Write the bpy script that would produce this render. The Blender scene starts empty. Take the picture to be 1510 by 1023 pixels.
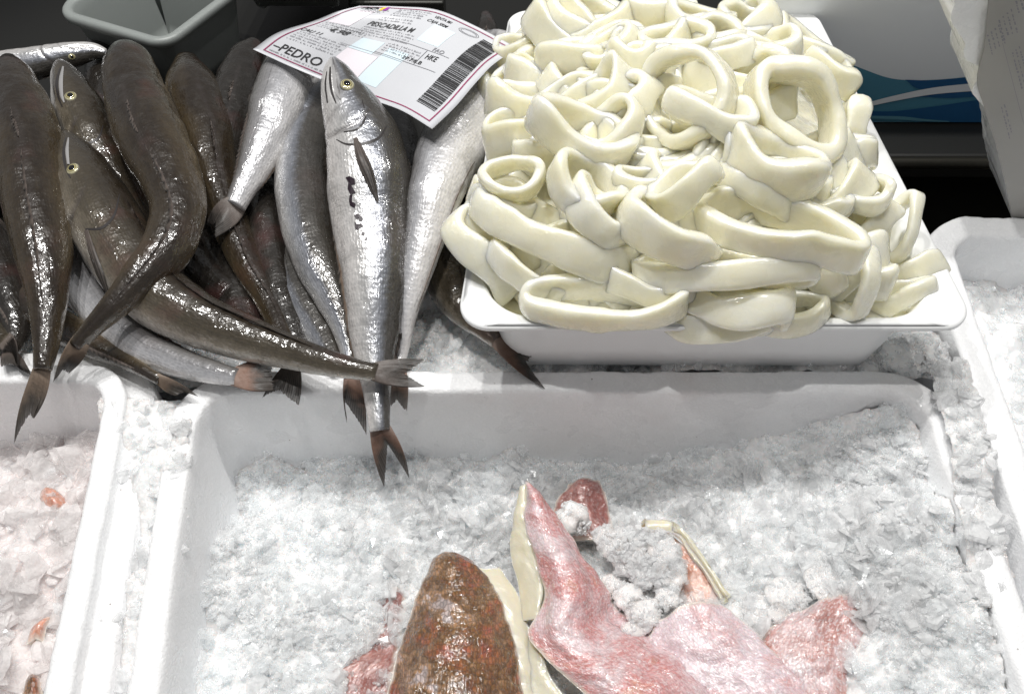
import bpy, math, random
import numpy as np
from mathutils import Vector, Matrix, noise as mnoise
random.seed(7); rng = np.random.default_rng(11)
scene = bpy.context.scene
COL = scene.collection

# ------------------------------------------------------------ camera, world, lamps, exposure
W0, H0, FPX = 1510.0, 1023.0, 1300.0
PITCH = math.radians(55); DIST = 0.65
CAM = Vector((0, -DIST*math.cos(PITCH), DIST*math.sin(PITCH)))
FWD = Vector((0, math.cos(PITCH), -math.sin(PITCH))); UPV = Vector((0, math.sin(PITCH), math.cos(PITCH))); RGT = Vector((1, 0, 0))
cd = bpy.data.cameras.new('camera'); cam = bpy.data.objects.new('camera', cd); COL.objects.link(cam)
cam.location = CAM; cam.rotation_euler = (math.radians(90)-PITCH, 0, 0)
cd.sensor_width = 36; cd.lens = 36*FPX/W0; cd.clip_start = 0.01; cd.clip_end = 50
scene.camera = cam
w = bpy.data.worlds.new('World'); scene.world = w; w.use_nodes = True
bg = w.node_tree.nodes['Background']; bg.inputs[0].default_value = (0.98, 0.985, 1.0, 1); bg.inputs[1].default_value = 0.20
def spot(name, loc, aim, power, radius, cone, col=(1, 0.985, 0.96), blend=0.3):
    l = bpy.data.lights.new(name, 'SPOT'); l.energy = power; l.shadow_soft_size = radius
    l.spot_size = math.radians(cone); l.spot_blend = blend; l.color = col
    o = bpy.data.objects.new(name, l); COL.objects.link(o); o.location = loc
    o.rotation_euler = (Vector(aim)-Vector(loc)).to_track_quat('-Z', 'Y').to_euler()
    return o
for lx, ly, lz, pw in ((-0.58, 0.40, 1.48, 31), (-0.30, 0.44, 1.52, 31), (0.18, 0.46, 1.54, 22), (0.46, 0.42, 1.52, 20), (-0.04, -0.10, 1.66, 30)):
    spot('counter_spotlight', (lx, ly, lz), (-0.02 if lx < 0 else 0.02, -0.02, 0), pw, 0.018, 56)
scene.view_settings.view_transform = 'Standard'; scene.view_settings.look = 'None'
scene.view_settings.exposure = -0.05; scene.view_settings.gamma = 1.0
scene.cycles.max_bounces = 14; scene.cycles.transmission_bounces = 6; scene.cycles.transparent_max_bounces = 24; scene.cycles.glossy_bounces = 3; scene.cycles.diffuse_bounces = 9
scene.cycles.caustics_reflective = False; scene.cycles.caustics_refractive = False

# ------------------------------------------------------------ helpers
def ray(x, y):
    return FWD + RGT*((x-W0/2)/FPX) + UPV*((H0/2-y)/FPX)
def P(x, y, z):                       # photograph position seen at height z -> point of the place
    d = ray(x, y); t = (z-CAM.z)/d.z
    return CAM + d*t
def PV(x, y, z):                      # the same for arrays
    x, y = np.asarray(x, float), np.asarray(y, float)
    d = np.array(FWD)+np.array(RGT)*((x-W0/2)/FPX)[:, None]+np.array(UPV)*((H0/2-y)/FPX)[:, None]
    return np.array(CAM)+d*((z-CAM.z)/d[:, 2])[:, None]
def proj(p):                          # place point -> photograph position
    v = Vector(p)-CAM; d = v.dot(FWD); return W0/2+FPX*v.dot(RGT)/d, H0/2-FPX*v.dot(UPV)/d
def mpp(p):                           # metres that one photograph pixel spans at that point
    return (Vector(p)-CAM).dot(FWD)/FPX
def link(o, parent=None):
    COL.objects.link(o)
    if parent is not None: o.parent = parent
    return o
def tag(o, label=None, cat=None, group=None, kind=None):
    if label: o['label'] = label
    if cat: o['category'] = cat
    if group: o['group'] = group
    if kind: o['kind'] = kind
    return o
def mesh(name, V, F, mat, parent=None, smooth=True, attrs=None):
    me = bpy.data.meshes.new(name)
    V = np.asarray(V, dtype=np.float64).reshape(-1, 3)
    if isinstance(F, np.ndarray) and F.ndim == 2:
        k = F.shape[1]; n = len(F)
        me.vertices.add(len(V)); me.vertices.foreach_set('co', V.ravel())
        me.loops.add(n*k); me.loops.foreach_set('vertex_index', F.ravel().astype(np.int32))
        me.polygons.add(n); me.polygons.foreach_set('loop_start', np.arange(0, n*k, k, dtype=np.int32))
        me.update(calc_edges=True)
    else:
        me.from_pydata([tuple(v) for v in V], [], F)
    me.validate()
    me.polygons.foreach_set('use_smooth', np.full(len(me.polygons), smooth))
    for k, a in (attrs or {}).items():
        a = np.asarray(a, dtype=np.float32)
        if a.ndim == 1:
            at = me.attributes.new(k, 'FLOAT', 'POINT'); at.data.foreach_set('value', a)
        else:
            at = me.attributes.new(k, 'FLOAT_VECTOR', 'POINT'); at.data.foreach_set('vector', a.ravel())
    me.materials.append(mat); me.update()
    return link(bpy.data.objects.new(name, me), parent)
def cr(pts, m):                       # Catmull-Rom through pts (n,k), m samples spread by control index
    p = np.asarray(pts, float); n = len(p)
    e = np.vstack([2*p[0]-p[1], p, 2*p[-1]-p[-2]])
    t = np.linspace(0, n-1, m); i = np.minimum(t.astype(int), n-2); f = (t-i)[:, None]
    a, b, c, d = e[i], e[i+1], e[i+2], e[i+3]
    return 0.5*((2*b)+(-a+c)*f+(2*a-5*b+4*c-d)*f**2+(-a+3*b-3*c+d)*f**3)
def resample(q, m):
    q = np.asarray(q, float); s = np.r_[0, np.cumsum(np.linalg.norm(np.diff(q[:, :3], axis=0), axis=1))]
    t = np.linspace(0, s[-1], m)
    return np.stack([np.interp(t, s, q[:, k]) for k in range(q.shape[1])], 1), s[-1]
def vnoise(p, seed=0):                # value noise, p (n,3)
    p = np.asarray(p, float); i = np.floor(p).astype(np.int64); f = p-i; f = f*f*(3-2*f)
    def h(a):
        x = (a[:, 0]*73856093) ^ (a[:, 1]*19349663) ^ (a[:, 2]*83492791) ^ (seed*2654435761)
        x = (x ^ (x >> 13))*1274126177 & 0xffffffff
        x = (x ^ (x >> 16)) & 0xffffff
        return x/float(0xffffff)
    r = 0
    for dx in (0, 1):
        for dy in (0, 1):
            for dz in (0, 1):
                wgt = (f[:, 0] if dx else 1-f[:, 0])*(f[:, 1] if dy else 1-f[:, 1])*(f[:, 2] if dz else 1-f[:, 2])
                r = r+wgt*h(i+np.array([dx, dy, dz]))
    return r*2-1
def fbm(p, octv=4, seed=0, gain=0.5):
    p = np.asarray(p, float); a = 1; r = 0
    for k in range(octv): r = r+a*vnoise(p*2**k, seed+k); a *= gain
    return r
def grid_faces(nu, nv, wrap_v=False, off=0):
    i = np.arange(nu-1)[:, None]; j = np.arange(nv if wrap_v else nv-1)[None, :]
    j2 = (j+1) % nv
    return (np.stack([i*nv+j, (i+1)*nv+j, (i+1)*nv+j2, i*nv+j2], -1).reshape(-1, 4)+off)

# ------------------------------------------------------------ node helper and materials
class N:
    def __init__(s, name):
        s.m = bpy.data.materials.new(name); s.m.use_nodes = True; s.t = s.m.node_tree
        s.b = s.t.nodes['Principled BSDF']
    def n(s, typ, **kw):
        o = s.t.nodes.new(typ)
        for k, v in kw.items():
            if k.startswith('i_'):
                key = k[2:]; key = int(key) if key.isdigit() else key.replace('_', ' ')
                if hasattr(v, 'is_output') or isinstance(v, bpy.types.NodeSocket): s.t.links.new(v, o.inputs[key])
                else: o.inputs[key].default_value = v
            else: setattr(o, k, v)
        return o
    def noise(s, scale, vec=None, detail=4, rough=0.5, dist=0):
        o = s.n('ShaderNodeTexNoise'); o.inputs['Scale'].default_value = scale; o.inputs['Detail'].default_value = detail
        o.inputs['Roughness'].default_value = rough; o.inputs['Distortion'].default_value = dist
        if vec is not None: s.t.links.new(vec, o.inputs['Vector'])
        return o.outputs['Fac']
    def vor(s, scale, vec=None, feature='F1', rand=1.0, out='Distance'):
        o = s.n('ShaderNodeTexVoronoi', feature=feature); o.inputs['Scale'].default_value = scale; o.inputs['Randomness'].default_value = rand
        if vec is not None: s.t.links.new(vec, o.inputs['Vector'])
        return o.outputs[out]
    def obj(s): return s.n('ShaderNodeTexCoord').outputs['Object']
    def attr(s, name, vec=False):
        o = s.n('ShaderNodeAttribute', attribute_name=name); return o.outputs['Vector' if vec else 'Fac']
    def mapv(s, vec, scale):
        o = s.n('ShaderNodeMapping'); s.t.links.new(vec, o.inputs['Vector']); o.inputs['Scale'].default_value = scale; return o.outputs[0]
    def ramp(s, fac, stops, interp='LINEAR'):
        o = s.n('ShaderNodeValToRGB'); e = o.color_ramp; e.interpolation = interp
        while len(e.elements) < len(stops): e.elements.new(0.5)
        for k, (p, c) in enumerate(stops):
            e.elements[k].position = p; e.elements[k].color = (c, c, c, 1) if isinstance(c, (int, float)) else (*c, 1)
        s.t.links.new(fac, o.inputs[0]); return o.outputs[0]
    def math(s, op, a, b=0.5, c=None):
        o = s.n('ShaderNodeMath', operation=op)
        for k, v in enumerate((a, b, c)):
            if v is None: continue
            if isinstance(v, (int, float)): o.inputs[k].default_value = v
            else: s.t.links.new(v, o.inputs[k])
        return o.outputs[0]
    def mix(s, fac, a, b, blend='MIX'):
        o = s.n('ShaderNodeMix', data_type='RGBA', blend_type=blend)
        for idx, v in ((0, fac), (6, a), (7, b)):
            if isinstance(v, (int, float)): o.inputs[idx].default_value = v
            elif isinstance(v, tuple): o.inputs[idx].default_value = (*v, 1)
            else: s.t.links.new(v, o.inputs[idx])
        return o.outputs[2]
    def bump(s, h, dist, strength=1.0, normal=None):
        o = s.n('ShaderNodeBump'); o.inputs['Distance'].default_value = dist; o.inputs['Strength'].default_value = strength
        s.t.links.new(h, o.inputs['Height'])
        if normal is not None: s.t.links.new(normal, o.inputs['Normal'])
        return o.outputs[0]
    def set(s, **kw):
        for k, v in kw.items():
            i = s.b.inputs[k.replace('_', ' ')]
            if isinstance(v, tuple): i.default_value = (*v, 1) if len(v) == 3 and i.type == 'RGBA' else v
            elif isinstance(v, (int, float)): i.default_value = v
            else: s.t.links.new(v, i)
        return s.m

def plain(name, col, rough=0.5, **kw):
    n = N(name); return n.set(Base_Color=col, Roughness=rough, **kw)

def foam_mat():
    n = N('expanded_foam'); o = n.obj()
    bead = n.vor(300, o, 'DISTANCE_TO_EDGE'); bd = n.ramp(bead, [(0.0, 0.0), (0.25, 1.0)])
    big = n.noise(14, o, 4)
    c = n.mix(n.ramp(big, [(0.35, 0.0), (0.75, 1.0)]), (0.93, 0.935, 0.945), (0.88, 0.885, 0.895))
    c = n.mix(n.math('MULTIPLY', n.math('SUBTRACT', 1.0, bd), 0.08), c, (0.62, 0.63, 0.65))
    c = n.mix(n.ramp(n.vor(75, o), [(0.0, 1.0), (0.035, 0.8), (0.06, 0.0)]), c, n.mix(n.ramp(n.noise(20, o, 2), [(0.5, 0.0), (0.6, 1.0)]), c, (0.25, 0.22, 0.20)))
    c = n.mix(n.ramp(n.noise(11, o, 5, 0.6), [(0.56, 0.0), (0.75, 0.35)]), c, (0.72, 0.66, 0.64))
    h = n.math('ADD', bd, n.noise(500, o, 2))
    nb = n.bump(h, 0.0006, 0.3)
    wet = n.ramp(n.noise(30, o, 3), [(0.45, 0.45), (0.6, 0.2)])
    return n.set(Base_Color=c, Roughness=wet, Normal=n.bump(n.noise(40, o, 3), 0.002, 0.3, nb), Specular_IOR_Level=0.4,
                 Subsurface_Weight=0.25, Subsurface_Radius=(0.006, 0.006, 0.006), Subsurface_Scale=1.0)
def ice_mat(name, col=(0.95, 0.955, 0.96), alpha=0.42, rough=0.14, sss=0.0, bumpd=0.0012):
    n = N(name); o = n.obj()
    h = n.math('ADD', n.noise(260, o, 5, 0.65), n.math('MULTIPLY', n.vor(420, o), 0.8))
    c = n.mix(n.ramp(n.noise(22, o, 4), [(0.35, 0.0), (0.65, 1.0)]), col, tuple(x*0.9 for x in col))
    n.set(Base_Color=c, Roughness=n.ramp(n.noise(140, o, 2), [(0.4, rough), (0.6, rough+0.3)]), IOR=1.31, Subsurface_Weight=sss,
          Subsurface_Radius=(0.010, 0.012, 0.013), Subsurface_Scale=1.0, Specular_IOR_Level=0.8, Coat_Weight=1.0, Coat_Roughness=0.12, Coat_IOR=1.6,
          Normal=n.bump(h, bumpd, 0.5), Coat_Normal=n.bump(n.noise(240, o, 4, 0.7), 0.004, 0.8))
    tl_ = n.n('ShaderNodeBsdfTranslucent'); n.t.links.new(c, tl_.inputs[0]); m0 = n.n('ShaderNodeMixShader'); m0.inputs[0].default_value = 0.25 if alpha < 1 else 0.0
    n.t.links.new(n.b.outputs[0], m0.inputs[1]); n.t.links.new(tl_.outputs[0], m0.inputs[2])
    if alpha < 1:
        tr = n.n('ShaderNodeBsdfTransparent'); mx = n.n('ShaderNodeMixShader'); out = n.t.nodes['Material Output']
        al = n.ramp(n.noise(90, o, 3), [(0.35, max(0, alpha-0.3)), (0.65, min(1, alpha+0.25))])
        n.t.links.new(al, mx.inputs[0]); n.t.links.new(tr.outputs[0], mx.inputs[1]); n.t.links.new(m0.outputs[0], mx.inputs[2]); n.t.links.new(mx.outputs[0], out.inputs[0])
    return n.m
def fish_mat(name, stops, metal=0.35, blood=0.25, mott=0.5, seed=0.0):
    n = N(name); r = n.attr('rest', True); dv = n.attr('dv'); cre = n.attr('crease')
    mp = n.n('ShaderNodeMapping'); n.t.links.new(r, mp.inputs['Vector']); mp.inputs['Location'].default_value = (seed, seed*0.7, 0)
    rr = mp.outputs[0]
    st = n.mapv(rr, (0.45, 1, 1))
    big = n.noise(38, st, 5, 0.6); fine = n.noise(330, rr, 4, 0.6)
    scl = n.vor(520, n.mapv(rr, (0.55, 1, 1)), 'F1', 0.45)
    f = n.math('ADD', n.math('MULTIPLY_ADD', dv, 0.5, 0.5), n.math('MULTIPLY_ADD', big, 0.42*mott, -0.21*mott))
    f = n.math('ADD', f, n.math('MULTIPLY_ADD', fine, 0.16, -0.08))
    c = n.ramp(f, stops)
    c = n.mix(n.ramp(n.noise(95, rr, 4, 0.7), [(0.5, 0.0), (0.72, 0.7*mott+0.1)]), c, n.mix(0.5, c, (0.035, 0.03, 0.025)))
    c = n.mix(n.ramp(n.noise(20, rr, 3), [(0.55, 0.0), (0.75, blood)]), c, (0.23, 0.07, 0.07))
    lat = n.ramp(n.math('ABSOLUTE', n.math('SUBTRACT', n.math('ADD', dv, n.math('MULTIPLY_ADD', n.noise(60, rr, 2), 0.1, -0.05)), 0.42)), [(0.0, 0.55), (0.035, 0.0)])
    c = n.mix(n.math('MULTIPLY', lat, n.ramp(n.noise(300, rr, 1), [(0.4, 0.3), (0.6, 1.0)])), c, (0.05, 0.045, 0.04))
    c = n.mix(n.math('MULTIPLY', scl, 0.5), c, n.mix(1.0, c, (1.7, 1.65, 1.6), 'MULTIPLY'))
    c = n.mix(n.math('MULTIPLY', n.attr('lip'), 0.7), c, (0.66, 0.65, 0.64))
    c = n.mix(n.math('MULTIPLY', cre, 0.85), c, (0.06, 0.05, 0.05))
    me = n.ramp(f, [(0.0, metal*0.25), (0.35, metal), (0.62, metal*0.8), (0.85, 0.08)])
    nb = n.bump(n.math('ADD', scl, n.math('MULTIPLY', fine, 0.8)), 0.0009, 0.3)
    nb = n.bump(n.noise(130, rr, 3), 0.003, 0.35, nb)
    ro = n.ramp(n.noise(170, rr, 3), [(0.35, 0.42), (0.65, 0.22)])
    return n.set(Base_Color=c, Roughness=ro, Metallic=me, Normal=nb, Coat_Weight=1.0, Coat_Roughness=0.13, Coat_IOR=1.6, Specular_IOR_Level=0.3,
                 Coat_Normal=n.bump(n.noise(125, n.mapv(rr, (0.6, 1, 1)), 3, 0.55), 0.0045, 0.5))
def fin_mat(name, base, tip):
    n = N(name); u = n.attr('fu'); o = n.obj()
    c = n.ramp(n.math('ADD', u, n.math('MULTIPLY_ADD', n.noise(160, o, 4), 0.5, -0.25)), [(0.0, base[0]), (0.4, base[1]), (0.75, tip)])
    ray_ = n.attr('ray'); c = n.mix(n.math('MULTIPLY', ray_, 0.35), c, (0.20, 0.17, 0.145))
    n.set(Alpha=n.ramp(n.math('ADD', u, n.math('MULTIPLY_ADD', ray_, 0.3, -0.3)), [(0.0, 1.0), (0.6, 0.97), (1.0, 0.8)]))
    return n.set(Base_Color=c, Roughness=0.5, Specular_IOR_Level=0.2, Coat_Weight=0.12, Coat_Roughness=0.25, Normal=n.bump(n.noise(400, o, 3), 0.0008, 0.5))

M = {}
M['foam'] = foam_mat()
M['ice'] = ice_mat('crushed_ice')
M['ice_base'] = ice_mat('packed_ice', (0.90, 0.91, 0.915), 1.0, 0.2, 0.8, 0.0012)
M['ice_pink'] = ice_mat('pink_tinted_ice', (0.97, 0.945, 0.94), 0.5, 0.16, 0.0)
M['ice_pink_base'] = ice_mat('packed_pink_ice', (0.85, 0.80, 0.795), 1.0, 0.2, 0.8, 0.0012)
def clear_mat():
    n = N('clear_ice'); o = n.obj()
    n.set(Base_Color=(0.93, 0.95, 0.96), Roughness=0.08, Specular_IOR_Level=1.0, Coat_Weight=1.0, Coat_Roughness=0.12, Normal=n.bump(n.noise(300, o, 3), 0.002, 0.5))
    n.set(Alpha=n.ramp(n.noise(180, o, 3), [(0.35, 0.12), (0.7, 0.5)])); return n.m
M['clear'] = clear_mat()
M['snow'] = ice_mat('frost_ice', (0.95, 0.955, 0.96), 0.55, 0.12, 0.0)
silver = [(0.0, (0.52, 0.50, 0.49)), (0.25, (0.43, 0.43, 0.43)), (0.42, (0.32, 0.33, 0.355)), (0.56, (0.17, 0.18, 0.205)), (0.68, (0.065, 0.062, 0.058)), (1.0, (0.03, 0.026, 0.02))]
brown = [(0.0, (0.45, 0.41, 0.33)), (0.25, (0.26, 0.225, 0.17)), (0.47, (0.135, 0.105, 0.062)), (0.68, (0.058, 0.043, 0.024)), (1.0, (0.016, 0.011, 0.007))]
grey = [(0.0, (0.62, 0.60, 0.57)), (0.28, (0.34, 0.32, 0.29)), (0.48, (0.17, 0.148, 0.115)), (0.66, (0.066, 0.055, 0.038)), (1.0, (0.020, 0.015, 0.010))]
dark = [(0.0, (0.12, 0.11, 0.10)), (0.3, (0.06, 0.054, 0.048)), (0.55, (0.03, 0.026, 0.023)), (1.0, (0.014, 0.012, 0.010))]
pale = [(0.0, (0.60, 0.59, 0.585)), (0.3, (0.52, 0.52, 0.535)), (0.5, (0.38, 0.385, 0.405)), (0.72, (0.22, 0.22, 0.23)), (1.0, (0.11, 0.105, 0.10))]
M['silver'] = fish_mat('silver_hake_skin', silver, 0.45, 0.05, 0.45, 0.13)
M['pale'] = fish_mat('pale_hake_skin', pale, 0.3, 0.05, 0.3, 0.77)
M['brown'] = fish_mat('brown_hake_skin', brown, 0.2, 0.12, 1.1, 0.31)
M['grey'] = fish_mat('grey_hake_skin', grey, 0.35, 0.22, 1.0, 0.53)
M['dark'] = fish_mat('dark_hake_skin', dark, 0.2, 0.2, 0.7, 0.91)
M['fin'] = fin_mat('brown_fin', ((0.22, 0.17, 0.13), (0.15, 0.105, 0.075)), (0.02, 0.018, 0.016))
M['fin_red'] = fin_mat('reddish_fin', ((0.36, 0.27, 0.23), (0.22, 0.12, 0.085)), (0.022, 0.018, 0.016))
M['fin_dark'] = fin_mat('dark_fin', ((0.12, 0.10, 0.09), (0.07, 0.055, 0.05)), (0.015, 0.014, 0.014))
def iris_mat():
    n = N('yellow_iris'); r = n.attr('rad'); o = n.obj()
    c = n.ramp(n.math('ADD', r, n.math('MULTIPLY_ADD', n.noise(900, o, 3), 0.12, -0.06)),
               [(0.0, (0.55, 0.48, 0.20)), (0.5, (0.62, 0.55, 0.24)), (0.62, (0.10, 0.09, 0.07)), (0.74, (0.60, 0.56, 0.34)), (0.95, (0.12, 0.11, 0.1))])
    return n.set(Base_Color=c, Roughness=0.15, Metallic=0.2, Coat_Weight=1.0, Coat_Roughness=0.03)
M['iris'] = iris_mat()
M['pupil'] = plain('black_pupil', (0.006, 0.006, 0.007), 0.05, Coat_Weight=1.0)
M['groove'] = plain('dark_mouth_groove', (0.03, 0.026, 0.026), 0.3, Coat_Weight=0.6)
M['jaw'] = plain('silvery_jaw_skin', (0.55, 0.54, 0.54), 0.2, Metallic=0.5, Coat_Weight=1.0)
M['ink'] = plain('purple_stamp_ink', (0.016, 0.007, 0.014), 0.4)
def squid_mat():
    n = N('raw_squid_flesh'); o = n.obj(); oi = n.n('ShaderNodeObjectInfo').outputs['Random']
    sd = n.n('ShaderNodeCombineXYZ'); n.t.links.new(oi, sd.inputs[0]); n.t.links.new(oi, sd.inputs[2])
    va = n.n('ShaderNodeVectorMath', operation='ADD'); n.t.links.new(o, va.inputs[0]); n.t.links.new(sd.outputs[0], va.inputs[1]); v = va.outputs[0]
    c = n.mix(n.ramp(n.noise(45, v, 3), [(0.3, 0.0), (0.7, 1.0)]), (0.84, 0.83, 0.745), (0.81, 0.78, 0.61))
    c = n.mix(n.math('MULTIPLY', oi, 0.5), c, (0.82, 0.795, 0.64))
    h = n.noise(120, v, 4, 0.6)
    return n.set(Base_Color=c, Roughness=n.ramp(n.noise(80, v, 3), [(0.4, 0.34), (0.6, 0.2)]), Subsurface_Weight=1.0,
                 Subsurface_Radius=(0.0095, 0.0088, 0.0068), Subsurface_Scale=1.0, Specular_IOR_Level=0.5,
                 Coat_Weight=1.0, Coat_Roughness=0.14, Coat_IOR=1.7, Normal=n.bump(h, 0.0012, 0.3),
                 Coat_Normal=n.bump(n.math('MULTIPLY', n.noise(210, v, 3, 0.7), n.ramp(n.noise(28, v, 2), [(0.42, 0.25), (0.6, 1.0)])), 0.006, 0.4))
M['squid'] = squid_mat()
M['tray'] = plain('white_tray_plastic', (0.86, 0.87, 0.87), 0.28, Subsurface_Weight=0.2, Subsurface_Radius=(0.004, 0.004, 0.004), Coat_Weight=0.2)

def mouth_of(ts): return ts

# ------------------------------------------------------------ foam boxes
def rounded_loop(c, r, n=12):          # c: 4 corners (xy) counter-clockwise, r radius
    out = []; c = [np.array(p[:2], float) for p in c]
    for i in range(4):
        p = c[i]; a = c[i-1]-p; b = c[(i+1) % 4]-p; la = np.linalg.norm(a); lb = np.linalg.norm(b); a /= la; b /= lb
        ang = math.acos(np.clip(a@b, -1, 1)); d = r/math.tan(ang/2); s = p+a*d; e = p+b*d
        m = (a+b)/np.linalg.norm(a+b); o = p+m*(r/math.sin(ang/2))
        a0 = math.atan2(*(s-o)[::-1]); a1 = math.atan2(*(e-o)[::-1]); da = (a1-a0+math.pi) % (2*math.pi)-math.pi
        for k in range(n+1):
            t = a0+da*k/n; out.append(o+r*np.array([math.cos(t), math.sin(t)]))
    return np.array(out)
def subdiv_loop(L, step):
    o = []
    for i in range(len(L)):
        a, b = L[i], L[(i+1) % len(L)]; k = max(1, int(np.linalg.norm(b-a)/step))
        for j in range(k): o.append(a+(b-a)*j/k)
    return np.array(o)
def loop_normals(L):
    t = np.roll(L, -1, 0)-np.roll(L, 1, 0); t /= np.linalg.norm(t, axis=1)[:, None]+1e-12
    return np.stack([t[:, 1], -t[:, 0]], 1)
def foam_shell(name, corners, r, prof, mat, parent=None, rough=0.0006, floor=True, step=0.005, z0=0.0, seed=0):
    """corners: inner rim quad (ccw); prof: list of (outward offset, z)"""
    L = subdiv_loop(rounded_loop(corners, r), step); Nn = loop_normals(L)
    V = []
    for off, z in prof:
        q = L+Nn*off; V.append(np.c_[q, np.full(len(q), z0+z)])
    V = np.array(V); nr, nl = V.shape[:2]; V = V.reshape(-1, 3)
    if rough:
        V = V+rough*np.stack([vnoise(V*260, seed+1), vnoise(V*260, seed+2), vnoise(V*200, seed+3)], 1)+rough*1.1*np.stack([vnoise(V*45, seed+5), vnoise(V*45, seed+6), vnoise(V*45, seed+7)], 1)
    F = grid_faces(nr, nl, True)[:, ::-1]
    if floor:
        c = V[:nl].mean(0); V = np.vstack([V, c]); ci = len(V)-1
        F = [tuple(f) for f in F]+[(ci, (j+1) % nl, j) for j in range(nl)]
    return mesh(name, V, F, mat, parent)
def box_profile(depth, rim, taper=0.012, ledge=0.0, drop=0.0):
    p = [(-taper-0.012, -depth), (-taper-0.003, -depth+0.003), (-taper, -depth+0.012)]
    for k in range(1, 10): p.append((-taper*(1-k/10), -depth+0.012+(depth-0.016)*k/10))
    p += [(-0.0005, -0.003), (0.001, -0.0008), (0.003, 0.0)]
    for k in range(1, 4): p.append((0.003+(rim-0.006)*k/4, 0.0))
    p += [(rim-0.003, 0), (rim-0.0008, -0.0008), (rim, -0.003)]
    o = rim
    if ledge:
        p += [(rim+0.0003, -drop+0.002), (rim+0.002, -drop), (rim+ledge*0.5, -drop), (rim+ledge-0.002, -drop), (rim+ledge, -drop-0.002)]; o = rim+ledge
    p += [(o+0.0002, -depth*0.5), (o-0.004, -depth-0.012)]
    return p
def ext(a, b, k):                      # point beyond b on the line a->b
    return a+(b-a)*k
def q(*c): return [np.array(P(x, y, z)[:2]) for x, y, z in c]

# main box
tl, bl0 = q((292, 578, 0), (233, 1010, 0)); tr, br0 = q((1357, 577, 0), (1508, 1010, 0))
bl = ext(tl, bl0, 1.35); br = ext(tr, br0, 1.35)
MAINQ = [bl, br, tr, tl]
mb = foam_shell('foam_box', MAINQ, 0.026, box_profile(0.125, 0.018, 0.013), M['foam'], seed=3)
tag(mb, 'large open white foam box of crushed ice holding the pink fish fillets in front', 'foam box', 'foam boxes on the counter')
# left box
ltr, lbr0 = q((158, 563, 0.004), (66, 1010, 0.004)); ltl = ltr+np.array([-0.30, 0.004]); lbr = ext(ltr, lbr0, 1.35); lbl = lbr+np.array([-0.33, 0])
lb = foam_shell('foam_box', [lbl, lbr, ltr, ltl], 0.022, box_profile(0.12, 0.0155, 0.012, 0.017, 0.011), M['foam'], z0=0.004, seed=11)
tag(lb, 'white foam box with stepped rim at the left edge, under the leftmost fish tail', 'foam box', 'foam boxes on the counter')
# right box
rtl, rbl0 = q((1398, 347, 0.0), (1506, 645, 0.0)); rbl = ext(rtl, rbl0, 1.9); rtr = q((1700, 352, 0))[0]; rbr = rbl+np.array([0.30, 0])
rb = foam_shell('foam_box', [rbl, rbr, rtr, rtl], 0.026, box_profile(0.12, 0.022, 0.012, 0.0, 0), M['foam'], seed=23)
tag(rb, 'white foam box half full of ice at the right edge beside the squid tray', 'foam box', 'foam boxes on the counter')
# back box under the hake and the tray
b1, b2 = q((-150, 552, -0.036), (1365, 552, -0.036)); 
BK = [b1+np.array([0, 0.018]), b2+np.array([-0.01, 0.018]), np.array([b2[0]+0.02, 0.13]), np.array([b1[0], 0.06])]
bb = foam_shell('foam_box', BK, 0.03, box_profile(0.10, 0.012, 0.012), M['foam'], z0=-0.036, seed=31)
tag(bb, 'white foam box lying under the heap of hake and the squid tray', 'foam box', 'foam boxes on the counter')

# counter
def box_mesh(name, lo, hi, mat, parent=None, bev=0.002):
    import bmesh
    bm = bmesh.new(); bmesh.ops.create_cube(bm, size=1)
    for v in bm.verts:
        v.co = Vector([lo[k]+(hi[k]-lo[k])*(v.co[k]+0.5) for k in range(3)])
    if bev: bmesh.ops.bevel(bm, geom=bm.edges[:], offset=bev, segments=2, affect='EDGES', profile=0.5)
    me = bpy.data.meshes.new(name); bm.to_mesh(me); bm.free(); me.materials.append(mat)
    me.polygons.foreach_set('use_smooth', [False]*len(me.polygons))
    return link(bpy.data.objects.new(name, me), parent)
def counter_mat():
    n = N('black_counter_top'); o = n.obj()
    c = n.mix(n.noise(25, o, 5), (0.012, 0.012, 0.010), (0.028, 0.026, 0.020))
    return n.set(Base_Color=c, Roughness=n.ramp(n.noise(60, o, 3), [(0.3, 0.35), (0.7, 0.6)]), Specular_IOR_Level=0.25)
M['counter'] = counter_mat()
tag(box_mesh('counter', (-1.6, -1.0, -0.18), (1.6, 1.6, -0.14), M['counter']), kind='structure')

# ------------------------------------------------------------ white tray
TZ = 0.072
fl, fr = q((672, 484, TZ), (1444, 484, TZ)); brx = q((1236, 80, TZ))[0]
dirv = (brx-fr)/np.linalg.norm(brx-fr); TD = 0.345
tbr = fr+dirv*TD; dl = np.array([0.10, 1.0]); dl /= np.linalg.norm(dl)
tbl = fl+dl*TD
def inset(c, d):
    c = [np.array(p) for p in c]; m = []
    for i in range(4):
        p = c[i]; a = c[i-1]-p; b = c[(i+1) % 4]-p; a /= np.linalg.norm(a); b /= np.linalg.norm(b)
        m.append(p+(a+b)/math.sqrt(1-(a@b)**2)*d)
    return m
TO = [fl, fr, tbr, tbl]
il, ir = q((704, 466, TZ), (1396, 468, TZ))
TI = [il, ir, ir+dirv*(TD-0.03), il+dl*(TD-0.03)]
def even_loop(c, r, n=14, m=30):
    L = rounded_loop(c, r, n); out = []
    for k in range(4):
        seg = L[k*(n+1):(k+1)*(n+1)]; nx = L[((k+1)*(n+1)) % len(L)]
        out += list(seg)+[seg[-1]+(nx-seg[-1])*j/m for j in range(1, m)]
    return np.array(out)
Li, Lo = even_loop(TI, 0.034), even_loop(TO, 0.020); Nl, No = loop_normals(Li), loop_normals(Lo)
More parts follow.
